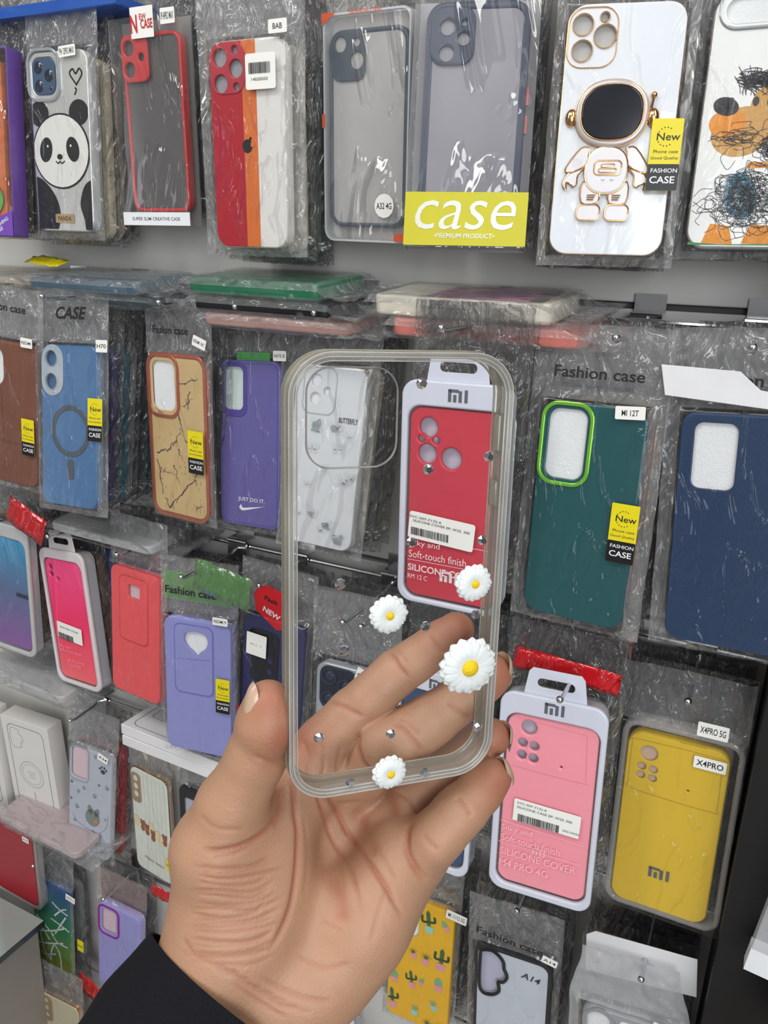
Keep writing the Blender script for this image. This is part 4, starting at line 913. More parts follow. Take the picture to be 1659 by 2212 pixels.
m.obj('cactus_print', [G1, G2, PT, PM_], o, smooth=False)
sticker(o, *q(1.04, .0), .0225, .0105, 'MI 11/12 5G', y=-.0040, th=.005, rot=-.1)
bag(o, w, h, .010, seed=23, header=.056, side=.006, wr=1.5)
o, w, h, q = start('a14', 'clear case with black cloud-shaped camera ring, marked A14 by hand')
FR = pm('frosted_white', (190, 196, 206), .5)
hl = smooth_line([q(.10, .05), q(.24, .03), q(.36, .08), q(.38, .14), q(.42, .19), q(.38, .24), q(.31, .26), q(.32, .33), q(.22, .38), q(.10, .35), q(.10, .05)])[:-1]
hl = hl if area2(hl) > 0 else hl[::-1]
case_body(o, w, h, FR, [hl], frame=BLACK(), foam_mat=pm('foam_lilac', (176, 176, 196), .9))
hole_ring(o, offs(hl, -.0026), .0001, BLACK()); m = MB(); m.ring(offs(hl, -.0024), offs(hl, .0004), -.0022, .001, .001); m.obj('camera_ring', pm('glossy_black', (14, 15, 18), .12, coat=.5), o)
m = MB(); m.ring(rr(0, 0, w-.001, h-.001, .011), rr(0, 0, w-.007, h-.007, .009), -.0006, .001, .0004); m.obj('black_edge', BLACK(), o)
text(o, 'A14', *q(.74, .145), .019, -.0004, INK(), h=.0075, rot=-.12, bold=.01, shear=.2)
b_ = bag(o, w, h, .010, seed=24, header=.056, side=.008, wr=1.8); text(b_, 'Fashion case', *q(.45, -.10), .066, -.0012, INK(), h=.0085, bold=.02, rot=-.06)
sticker(o, *q(.97, -.06), .015, .0085, 'A14', y=-.0040, th=.003, rot=-.2)
o, w, h, q = start('a15', 'silver clear case in a round-topped zip bag, labelled A15')
case_body(o, w, h, pm('silver_soft', (168, 170, 174), .3, metal=.3), [RRuv(q, .06, .03, .32, .45, .010)])
hole_ring(o, RRuv(q, .03, .01, .36, .50, .013), .0022, pm('silver_ring', (186, 190, 194), .2, metal=.7))
m = MB(); m.plate(rr(*q(.56, .06), .022, .007, .0034), [], -.0008, 0, .0003); m.obj('flash_plate', WHITE(), o)
bag(o, w+.006, h, .010, seed=25, header=.064, side=.010, taper=.22, mats=[BAG(), film('grey_header_film', haze=.34, bump=.5, hazecol=(.62, .63, .65))])
sticker(o, *q(.90, -.02), .020, .010, 'A15', y=-.0040, th=.004, rot=-.2)
m = MB(); l = [q(.0, -.16), q(.0, -.42), q(.10, -.46), q(1.18, -.46), q(1.2, -.20)]; m.plate(l if area2(l) > 0 else l[::-1], [], .014, .0148, .0002, 1); m.obj('white_header_card', pm('header_white', (220, 220, 222), .5, bump=.3, bs=50), o)

# --- lowest rows
o, w, h, q = start('redleft', 'dark red case standing behind the glass shelf corner')
case_body(o, w, h, pm('brick_red', (158, 44, 52), .35), [], frame=pm('brick_red_dark', (120, 30, 38), .4)); sticker(o, *q(.86, .12), .012, .010, 'A12', y=-.001, th=.003)
m = MB(); m.ring(rr(0, 0, w+.012, h+.012, .013), rr(0, 0, w+.001, h+.001, .012), 0, .012, .001); m.obj('clear_tray', film('tray_clear', haze=.22, refl=.3, bump=.08, hazecol=(.86, .82, .78)), o)
o, w, h, q = start('graffiti', 'green and blue case covered with white graffiti brush writing')
case_body(o, w, h, grad('green_blue', (44, 74, 128), (128, 138, 40), (40, 118, 70)), [RRuv(q, .03, .01, .42, .27, .010)], foam_mat=pm('foam_lilac', (176, 176, 196), .9))
m = MB(); rnd = random.Random(12)
for (a, b) in (((.55, .20), (.95, .26)), ((.60, .34), (.92, .20)), ((.50, .40), (.98, .44)), ((.90, .30), (.60, .55)), ((.08, .45), (.55, .58)), ((.15, .62), (.90, .42)), ((.30, .50), (.20, .72)), ((.50, .58), (.92, .64)), ((.12, .76), (.80, .62)), ((.22, .70), (.44, .90)), ((.44, .90), (.56, .68)), ((.56, .68), (.74, .94)), ((.20, .86), (.58, .80)), ((.10, .56), (.42, .66))):
    mid = ((a[0]+b[0])/2+rnd.uniform(-.08, .08), (a[1]+b[1])/2+rnd.uniform(-.04, .04)); m.stroke(smooth_line([q(*a), q(*mid), q(*b)], 5), .0026, -.0004)
m.obj('brush_writing', PW, o, smooth=False)
sticker(o, *q(1.1, .02), .018, .010, 'NOTE 11', y=-.0040, th=.004, rot=-.1)
sticker(o, *q(1.25, .55), .012, .020, 'New', y=.002, mat=pm('tag_yellow', (222, 205, 22), .4), th=.004)
bag(o, w, h, .010, seed=26, header=.055, side=.006)
o, w, h, q = start('lav2', 'lilac phone case with magenta camera ring just above the sleeve')
case_body(o, w, h, pm('lilac_case', (150, 148, 204), .4), [RRuv(q, .10, .06, .43, .31, .005)], t=.012, foam_mat=pm('foam_rose', (206, 180, 188), .9))
hole_ring(o, RRuv(q, .05, .035, .48, .335, .008), .0028, pm('magenta_metal', (168, 40, 160), .25, metal=.4))
bag(o, w, h, .012, seed=27, header=.055, side=.006, mats=[BAG(), film('pinkish_film', haze=.12, bump=.8, hazecol=(.7, .5, .45))])
o, w, h, q = start('purple5', 'hang package with a violet case low behind the heel of the hand')
retail(o, w, h, pm('violet_soft', (98, 74, 168), .45), t=.018)
o, w, h, q = start('gold5', 'glittery gold rimmed case at the foot of the display below the graffiti case')
case_body(o, w, h, pm('glitter_cream', (196, 188, 160), .4, var=.4, vs=700), [], frame=GOLD())
m = MB(); m.plate(RRuv(q, .04, .03, .34, .32, .007), [ell(*q(.19, .08+.085*k), .0050) for k in range(3)], -.0015, 0, .0006); m.obj('camera_block', pm('camera_gold', (178, 150, 120), .3, metal=.4), o)
bag(o, w, h, .010, seed=28, header=.055, side=.006)

# ------------------------------------------------------------ stacks behind the front cases, and the hooks that carry them
CR_, GY, DG, TL, DP, WT, BKc, BR_, RD_, PKc, BU = ('cream', (206, 196, 172)), ('grey', (140, 142, 144)), ('charcoal', (56, 58, 62)), ('dark teal', (34, 92, 104)), ('indigo', (52, 46, 92)), ('white', (206, 206, 204)), ('black', (24, 25, 28)), ('brown', (98, 66, 50)), ('red', (178, 34, 44)), ('pink', (214, 130, 140)), ('cobalt blue', (44, 62, 150))
GRc, GDc = ('green', (60, 110, 84)), ('gold', (176, 140, 84))
stacks = [
 ('purplebox', 1, 5, [BR_, BKc, GY], 'orange floral boxed case'), ('panda', 1, 5, [CR_, CR_, BR_, GDc], 'panda case'), ('redbox', 1, 3, [BKc, GDc, BKc], 'red framed boxed case'),
 ('rainbow', 1, 5, [CR_, BKc, GY, GRc], 'striped case'), ('blister', 1, 3, [DG, BKc, GRc], 'slate rimmed blister case'), ('casebox', 1, 5, [DG, GY, GY], 'yellow banded box'), ('astro', 1, 5, [DG, GY, BKc], 'astronaut case'), ('dog', 1, 4, [GY, DG], 'dog drawing case'),
 ('brown', 2, 6, [BKc, BR_, GY], 'brown leather-look case'), ('blue', 2, 7, [DP, TL, GY, DG, TL, GY], 'metallic blue case'), ('marble', 2, 5, [DG, TL, BKc, GRc], 'tan marble case'), ('nike', 2, 4, [DG, GY, BKc], 'violet case'),
 ('clearwhite', 2, 5, [CR_, GY, CR_, GY], 'butterfly print case'), ('redmi', 2, 8, [BR_, DG, BR_, BKc], 'crimson packaged case'), ('teal', 2, 7, [RD_, GDc, DP, BR_], 'dark teal case'), ('navy', 2, 7, [BKc, BR_, DG], 'navy leather-look case'),
 ('cyanpkg', 3, 5, [BR_, GY, BR_], 'blue and violet gradient case'), ('neon', 3, 3, [BR_, BU, DG], 'neon pink case'), ('coral', 3, 4, [BU, DG, BKc, DG], 'coral case'), ('lav', 3, 5, [DG, BKc, GY], 'periwinkle case'), ('darknavy', 3, 3, [BKc, DG], 'dark indigo case'),
 ('silver', 3, 6, [BKc, DG, RD_, GY], 'silver case behind the fingers'), ('bluemi', 3, 7, [GY, WT, DG, BKc], 'dark blue packaged case'), ('pink', 3, 7, [GY, BKc, DG], 'light pink packaged case'), ('yellow', 3, 4, [WT, GY, GY], 'mustard yellow case'),
 ('whitebox', 4, 1, [WT], 'white carton with outline drawing'), ('paw', 4, 2, [RD_, RD_], 'paw print case'), ('bear', 4, 1, [GDc], 'bear print case'), ('black4', 4, 2, [BKc, GY], 'black rimmed case'), ('cactus', 4, 3, [BKc, GY, DG], 'cactus case'), ('a14', 4, 4, [BKc, DG, GY], 'hand-marked A14 case'), ('a15', 4, 5, [GY, BKc, DG], 'round-topped bag'),
 ('graffiti', 5, 2, [GY, DG], 'graffiti case'), ('lav2', 5, 2, [DG, BR_], 'lilac case'), ('purple5', 5, 1, [WT], 'low violet package'),
]
for i, (key, row, n, cols, word) in enumerate(stacks):
    p = P[key]; hgt = .164
    ys = {'casebox': .026, 'redbox': .022, 'redmi': .024, 'pink': .022, 'bluemi': .026, 'neon': .022, 'yellow': .022, 'whitebox': .030}.get(key, .021)
    behind(key, n, cols, 100+i, word, p, y_start=ys)
    if key not in ('whitebox',): hook(p, row, word, dx={'teal': .013, 'navy': -.006, 'redmi': -.008, 'pink': .006}.get(key, 0))
t_ = hook((-.300, .60, 0, 0, 0), 3, 'empty peg seen through the held case')
# printed bag headers that show between the rows
def header_card(name, x, y, z, w, h, mat, label, rot=0.0, pit=0.0, lettering=None, ink=None):
    m = MB(); nx = 14; b = 0
    for j in range(5):
        for i in range(nx+1):
            u = i/nx-.5; v = j/4-.5
            m.v.append((u*w, .003*noise.noise(Vector((u*6, v*3, x*40)))-.0006*(j % 2), v*h))
    for j in range(4):
        for i in range(nx): a = j*(nx+1)+i; m.face((a, a+1, a+nx+2, a+nx+1))
    o = m.obj(name, mat, None); o.location = (x, y, z); o.rotation_euler = (math.radians(pit), math.radians(rot), 0)
    sm = o.modifiers.new('thickness', 'SOLIDIFY'); sm.thickness = .0004
    tag(o, label, 'header card')
    if lettering: text(o, lettering, 0, 0, w*.8, -.0040, ink or INK(), h=h*.30)
    return o
RDF = film('red_glossy_header', haze=.88, refl=.5, bump=.8, hazecol=lin((196, 20, 30)), rough=.12)
header_card('bag_header', -.124, .642, 1.2015, .100, .026, RDF, 'glossy red bag header behind the light pink package, upper layer', 2)
header_card('bag_header', -.118, .596, 1.190, .088, .020, RDF, 'glossy red bag header touching the tab of the light pink package', 2)
header_card('bag_header', -.748, .600, 1.206, .060, .034, RDF, 'glossy red bag header above the neon pink package', 22)
header_card('bag_header', -.470, .600, 1.188, .070, .036, film('green_header', haze=.5, refl=.4, bump=.8, hazecol=lin((96, 150, 84))), 'green tinted bag header behind the periwinkle case', 8)
header_card('bag_header', -.618, .655, .690, .050, .018, RDF, 'small red bag header next to the sleeve cuff', 5)
header_card('bag_header', -.752, .640, .470, .060, .034, RDF, 'red bag header below the lilac case', 20)

def flat_case(x, y, ztop, yaw, w, h, t, mat, label, bagm=None, seed=0, extra=None, tilt=7.0, sx=1):
    o = root('packaged_phone_case', (x, y, ztop, w, h, yaw, -90+tilt, 90), label, 'phone case', 'cases lying flat on the hooks')
    m = MB(); m.plate(rr(0, 0, w, h, .011, 8), [], 0, t, .0022, 3); m.obj('phone_case', mat, o)
    if extra: extra(o, w, h)
    bag(o, w, h, t+.001, header=.035, side=.006, seed=seed, mats=bagm or [film('loose_film', haze=.04, bump=.9, scale=26, refl=.25, dist=.008), BAGH()], nx=34, wr=1.6)
    return o
def pinkprint(o, w, h):
    m = MB(); m.poly(rr(0, .018, w-.012, h-.06, .004), -.0003, 0); m.poly(rr(.022, .064, .016, .012, .001), -.0005, 1); m.poly(rr(-.012, .060, .012, .014, .001), -.0005, 1); rnd = random.Random(4)
    for k in range(24): m.poly(ell(rnd.uniform(-.026, .026), rnd.uniform(-.03, .07), rnd.uniform(.002, .005)), -.0004, 2)
    m.obj('floral_print', [pm('pink_print', (202, 150, 176), .4, var=.2, vs=150), pm('sage_patch', (96, 112, 98), .4), pm('mauve_print', (184, 122, 150), .4)], o, smooth=False)
    m = MB(); m.plate(rr(w/2+.0001, -.012, .001, .02, .0004), [], .004, .008, .0002, 1); m.obj('side_port', pm('port_grey', (150, 146, 140), .4), o)
flat_case(-.236, .642, 1.4830, -5, .077, .156, .0160, pm('ivory_case', (222, 216, 200), .3, coat=.4), 'white case with pink floral print lying flat above the crimson packaged case', seed=31, extra=pinkprint)
flat_case(-.214, .642, 1.4650, -2, .080, .162, .0135, pm('salmon_case', (206, 120, 110), .4), 'salmon pink case lying flat, underneath the floral print case', seed=32)
flat_case(-.436, .645, 1.4885, -8, .077, .160, .0145, pm('emerald_case', (34, 110, 78), .3, coat=.4), 'emerald green case lying flat above the violet case, topmost of its pile', seed=33)
flat_case(-.428, .645, 1.4720, -6, .078, .160, .0125, BLACK(), 'black case lying flat under the emerald green case', seed=34)
flat_case(-.410, .640, 1.4575, -2, .078, .160, .010, pm('dusky_rose_case', (172, 136, 128), .4), 'dusky rose case lying flat, lowest of the pile with the emerald one', seed=35)
flat_case(-.640, .640, 1.4815, -4, .077, .160, .0125, pm('steel_blue_case', (72, 96, 112), .3, coat=.4), 'steel blue case lying flat in a shiny bag above the metallic blue case', seed=36, bagm=[film('blue_shine_film', haze=.22, bump=1.0, scale=40, refl=.5, dist=.006, hazecol=(.45, .50, .54)), BAGH()])
flat_case(-.628, .645, 1.4675, -3, .078, .160, .010, pm('dark_slate', (58, 70, 76), .4), 'dark slate case lying flat beneath the steel blue one', seed=37)
flat_case(-.800, .645, 1.4785, 0, .078, .160, .012, pm('beige_case', (168, 158, 140), .4), 'beige case lying flat, cut off by the edge of the photo', seed=38)
header_card('bag_header', -.725, .640, 1.4925, .05, .020, pm('tag_yellow', (222, 205, 22), .4), 'yellow and black sticker card on the flat bag above the metallic blue case', 4, -70)
# cartons lying on the hooks of the fourth row
for k, lb in enumerate(('white carton lying flat under the periwinkle case, upper one of two', 'white carton lying flat under the periwinkle case, lower one of two')):
    o = root('boxed_phone_case', (-.556+.0015*k, .6585, .9595-.0138*k, .076, .176, -2+k, -90, 90), lb, 'box', None)
    m = MB(); m.plate(rr(0, 0, .076, .176, .001, 2), [], 0, .0132, .0006, 1); c_ = m.obj('carton', pm('carton_white', (224, 222, 224), .5, var=.02), o)
    if k == 0:
        m = MB(); LN = pm('blue_grey_line', (128, 144, 158), .5); l = rr(0, 0, .062, .155, .010); m.stroke(l+[l[0]], .0010, -.0002); l = rr(-.008, -.052, .030, .034, .006); m.stroke(l+[l[0]], .0007, -.0002); m.obj('line_drawing', LN, c_, smooth=False)
for x, y, z, mt, lb, sd in ((-.800, .645, .985, pm('clear_grey_rim', (176, 178, 178), .25), 'clear grey bagged case lying flat above the outlined white carton', 41), (-.805, .650, .748, pm('pale_mauve', (188, 170, 172), .4), 'pale mauve case lying flat under the white cartons', 42), (-.655, .655, 1.206, pm('clear_grey_rim', (176, 178, 178), .25), 'clear grey bagged case lying flat above the coral case', 44)):
    flat_case(x, y, z, -2, .076, .160, .010, mt, lb, seed=sd)
# blue folder above, glass shelf at the lower edge, tubes past the black upright
m = MB(); m.plate(rr(0, 0, .22, .010, .002), [], 0, .06, .001); o = m.obj('plastic_folder', pm('cobalt_plastic', (36, 84, 168), .3, coat=.4)); o.location = (-.70, .62, 1.722); tag(o, 'cobalt blue plastic folder lying above the panda case', 'folder')
GLS = film('green_glass', haze=.45, tint=(.78, .88, .85), refl=.5, rough=.03, bump=.02, hazecol=(.62, .70, .67))
o = root('glass_shelf', (-1.06, .42, .589, 0, 0, 0, 0, 0), 'green-edged glass shelf corner over a beige cabinet, by the brick red case', 'shelf')
m = MB(); m.box(-.25, .25, -.18, .195, -.004, .004); m.obj('glass_pane', GLS, o)
m = MB(); m.box(.2502, .2515, -.18, .195, -.0045, .0045); m.box(-.25, .2515, -.1815, -.1802, -.0045, .0045); m.obj('polished_edge', pm('bottle_green_edge', (24, 44, 40), .15, coat=.5), o)
o = box_obj('counter_cabinet', -1.32, -.83, .22, .62, 0, .584, pm('beige_laminate', (150, 142, 134), .5), None, .003); tag(o, 'beige laminate cabinet supporting the glass shelf', 'cabinet')
o = root('packaged_phone_case', (.098, .56, 1.060, .07, .11, 0, 0, 6), 'clear box with a white base hung on the black upright', 'phone case')
m = MB(); m.plate(rr(0, 0, .085, .13, .003), [], 0, .012, .001); m.obj('clear_box', film('shell_plastic', haze=.30, refl=.25, bump=.1, hazecol=(.75, .76, .80)), o); m = MB(); m.box(-.0427, .0427, -.0006, .0126, -.0652, -.045); m.obj('white_base', WHITE(), o)
m = MB(); m.plate(rr(.01, .01, .05, .08, .006), [], .003, .009, .001); m.obj('inner_case', pm('pale_tan', (196, 176, 150), .5), o)
o = root('squeeze_tube', (.098, .535, .972, 0, 0, 0, 0, 20), 'white tube with a blue label standing past the black upright', 'tube')
m = MB(); ring = []
for i, (z, r) in enumerate(((-.05, .022), (-.045, .026), (.0, .026), (.02, .022), (.026, .014), (.036, .013), (.038, .010))):
    for k in range(20): a = 2*math.pi*k/20; m.v.append((r*math.cos(a), r*math.sin(a), z))
for i in range(6):
    for k in range(20): m.face((i*20+k, i*20+(k+1) % 20, (i+1)*20+(k+1) % 20, (i+1)*20+k))
m.face(list(range(20))[::-1]); m.face([120+k for k in range(20)])
tb = m.obj('tube_body', WHITE(), o)
m = MB()
for i in range(2):
    for k in range(20): a = 2*math.pi*k/20; m.v.append((.0264*math.cos(a), .0264*math.sin(a), -.03+.022*i))
for k in range(20): m.face((k, (k+1) % 20, 20+(k+1) % 20, 20+k))
m.obj('label_band', pm('cobalt_plastic', (36, 84, 168), .3, coat=.4), o)

# ------------------------------------------------------------ the clear case held up in the hand
HP = (-.10810, .23808, CAMZ-.10662, .0800, .1611, 44.75, -3.12, .21)
o = root('clear_phone_case', HP, 'clear phone case with daisies and rhinestones held up in the hand', 'phone case'); held = o
w, h = HP[3], HP[4]
def milky(name, op, col, tr=(1, 1, 1), refl=.25, rough=.12):
    if name in _M: return _M[name]
    m = bpy.data.materials.new(name); m.use_nodes = True; t = m.node_tree; t.nodes.clear()
    out = N(t, 'ShaderNodeOutputMaterial'); a = N(t, 'ShaderNodeBsdfTransparent'); a.inputs[0].default_value = tr+(1,)
    d = N(t, 'ShaderNodeBsdfDiffuse'); d.inputs[0].default_value = col+(1,); l = N(t, 'ShaderNodeBsdfTranslucent'); l.inputs[0].default_value = col+(1,)
    g = N(t, 'ShaderNodeBsdfGlossy', i_Roughness=rough)
    tc = N(t, 'ShaderNodeTexCoord'); n = N(t, 'ShaderNodeTexNoise', i_Scale=30.0); t.links.new(tc.outputs['Object'], n.inputs['Vector'])
    dm = N(t, 'ShaderNodeMixShader'); t.links.new(n.outputs['Fac'], dm.inputs[0]); t.links.new(d.outputs[0], dm.inputs[1]); t.links.new(l.outputs[0], dm.inputs[2])
    m1 = N(t, 'ShaderNodeMixShader'); m1.inputs[0].default_value = op; t.links.new(a.outputs[0], m1.inputs[1]); t.links.new(dm.outputs[0], m1.inputs[2])
    lw = N(t, 'ShaderNodeLayerWeight', i_Blend=.4); mu = N(t, 'ShaderNodeMath', operation='MULTIPLY'); mu.inputs[1].default_value = refl*2; mu.use_clamp = True; t.links.new(lw.outputs['Fresnel'], mu.inputs[0])
    m2 = N(t, 'ShaderNodeMixShader'); t.links.new(mu.outputs[0], m2.inputs[0]); t.links.new(m1.outputs[0], m2.inputs[1]); t.links.new(g.outputs[0], m2.inputs[2]); t.links.new(m2.outputs[0], out.inputs[0])
    _M[name] = m; return m
MK = milky('milky_bumper', .20, (.93, .92, .87), tr=(.985, .98, .965), refl=.36, rough=.07)
YL = milky('yellowed_bumper', .26, (.86, .82, .66), tr=(.96, .95, .90), refl=.45)
ol = rr(0, 0, w, h, .0150, 12)
m = MB(); m.ring(ol, offs(ol, .0017), 0, .0108, .0011); m.obj('bumper', MK, o)
m = MB(); m.ring(offs(ol, .0006), offs(ol, .0031), .0002, .0016, .0005); m.obj('back_rim', MK, o)
m = MB(); m.ring(offs(ol, -.0002), offs(ol, .0026), .0094, .0112, .0006); m.obj('front_lip', YL, o)
RW = milky('ridge_white', .62, (.95, .94, .90), refl=.4, rough=.06)
m = MB(); m.ring(offs(ol, .0001), offs(ol, .0005), -.0003, .0003, .0001); m.ring(offs(ol, .0015), offs(ol, .0019), -.0002, .0004, .0001); m.ring(offs(ol, .0029), offs(ol, .0032), -.0001, .0004, .0001); m.ring(offs(ol, -.0001), offs(ol, .0003), .0108, .0115, .0001); m.ring(offs(ol, .0024), offs(ol, .0027), .0105, .0113, .0001); m.obj('raised_ridges', RW, o)
m = MB(); m.ring(offs(ol, -.0003), offs(ol, .0001), .0046, .0062, .0004); m.obj('side_groove', YL, o)
m = MB(); m.plate(offs(ol, .0020), [], .0004, .0014, .0002, 1); m.obj('back_panel', film('held_panel', haze=.004, refl=.05, rough=.02, bump=.04, scale=6, dist=.01), o)
cutr = rr(-.0185, .0590, .0315, .0335, .0085, 8)
m = MB(); m.ring(cutr, offs(cutr, .0005), -.0004, .0008, .0002); m.obj('camera_cutout_edge', milky('edge_grey', .55, (.40, .40, .38)), o)
m = MB(); m.plate(rr(.0375, .052, .0026, .014, .001), [], .003, .008, .0006); m.plate(rr(.0375, .030, .0026, .010, .001), [], .003, .008, .0006); m.obj('side_buttons', YL, o)
m = MB(); m.plate(rr(-.008, .0785, .011, .0022, .001), [], .004, .008, .0004); m.obj('top_slot', MK, o)
GEM = pm('rhinestone_foil', (248, 248, 255), .03, metal=1.0, var=.02)
gm = MB(); b = 0
for (r, y, n0) in ((.0020, 0, 0), (.00195, -.0004, 0), (.0011, -.00125, .5)):
    for k in range(8): a = 2*math.pi*(k+n0)/8; gm.v.append((r*math.cos(a), y, r*math.sin(a)))
for k in range(8):
    k2 = (k+1) % 8; gm.face((k, k2, 8+k2, 8+k)); gm.face((8+k, 8+k2, 16+k)); gm.face((8+k2, 16+k2, 16+k))
gm.face([16+k for k in range(8)])
stones = [(.0053, .0703), (.0318, .0446), (.0089, .0409), (.0036, .0151), (.031, .0141), (.0301, -.0143), (.0103, -.017), (-.0219, .0019), (-.0203, -.0229), (-.0291, -.0557), (-.0018, -.0584), (.0336, -.0609), (-.017, -.0758), (.0123, -.077)]
g0 = gm.obj('rhinestone', GEM, o, smooth=False)
for i, (x, z) in enumerate(stones):
    g_ = g0 if i == 0 else g0.copy()
    if i: S.collection.objects.link(g_)
    g_.location = (x, .0002, z); g_.rotation_euler = (0, i*.7, 0)
PET = pm('daisy_petal_white', (240, 241, 238), .45, var=.02, sss=.15); CEN = pm('daisy_centre_yellow', (246, 206, 8), .6, bump=.8, bs=1500, var=.1)
def daisy(x, z, R, n, rc, seed):
    rnd = random.Random(seed); m = MB()
    for layer, (rad, yo, npt) in enumerate(((R, -.0006, n), (R*.90, -.0015, n))):
        for k in range(npt):
            a = 2*math.pi*(k+.5*layer)/npt+rnd.uniform(-.04, .04); L = rad*rnd.uniform(.93, 1.0); wd = math.pi*rad/npt*1.22; b = len(m.v); NS, NT = 7, 6
            for i in range(NS+1):
                s_ = i/NS; rr_ = rc*.5+(L-rc*.5)*s_; hw = wd*.98*(.42+.58*math.sin(min(1, s_*1.25)*math.pi/2))*(math.sqrt(max(0, 1-((s_-.72)/.28)**2)) if s_ > .72 else 1)
                for j in range(NT+1):
                    t_ = j/NT*2-1; tx = t_*hw; y = yo-.0012*math.sin(s_*math.pi)*R/.007*.6-.0005*(1-t_*t_)+.00016*math.cos(t_*math.pi*2.2)-.0004*(1-s_)
                    m.v.append((x+rr_*math.cos(a)-tx*math.sin(a), y, z+rr_*math.sin(a)+tx*math.cos(a)))
            for i in range(NS):
                for j in range(NT): q_ = b+i*(NT+1)+j; m.face((q_, q_+1, q_+NT+2, q_+NT+1))
    d = m.obj('daisy', PET, o, angle=80); d['label'] = 'white daisy with a yellow centre'
    sm = d.modifiers.new('thickness', 'SOLIDIFY'); sm.thickness = .0004
    m = MB(); m.dome((x, -.0022-.0003*(R > .01), z), rc*1.08, rc*.95, 20, 6); m.obj('daisy_centre', CEN, d)
daisy(.0279, -.0015, .0072, 16, .0017, 1); daisy(-.0044, -.0105, .0072, 16, .0017, 2); daisy(.0275, -.0341, .0117, 17, .0032, 3); daisy(-.0022, -.0735, .0068, 15, .0017, 4)

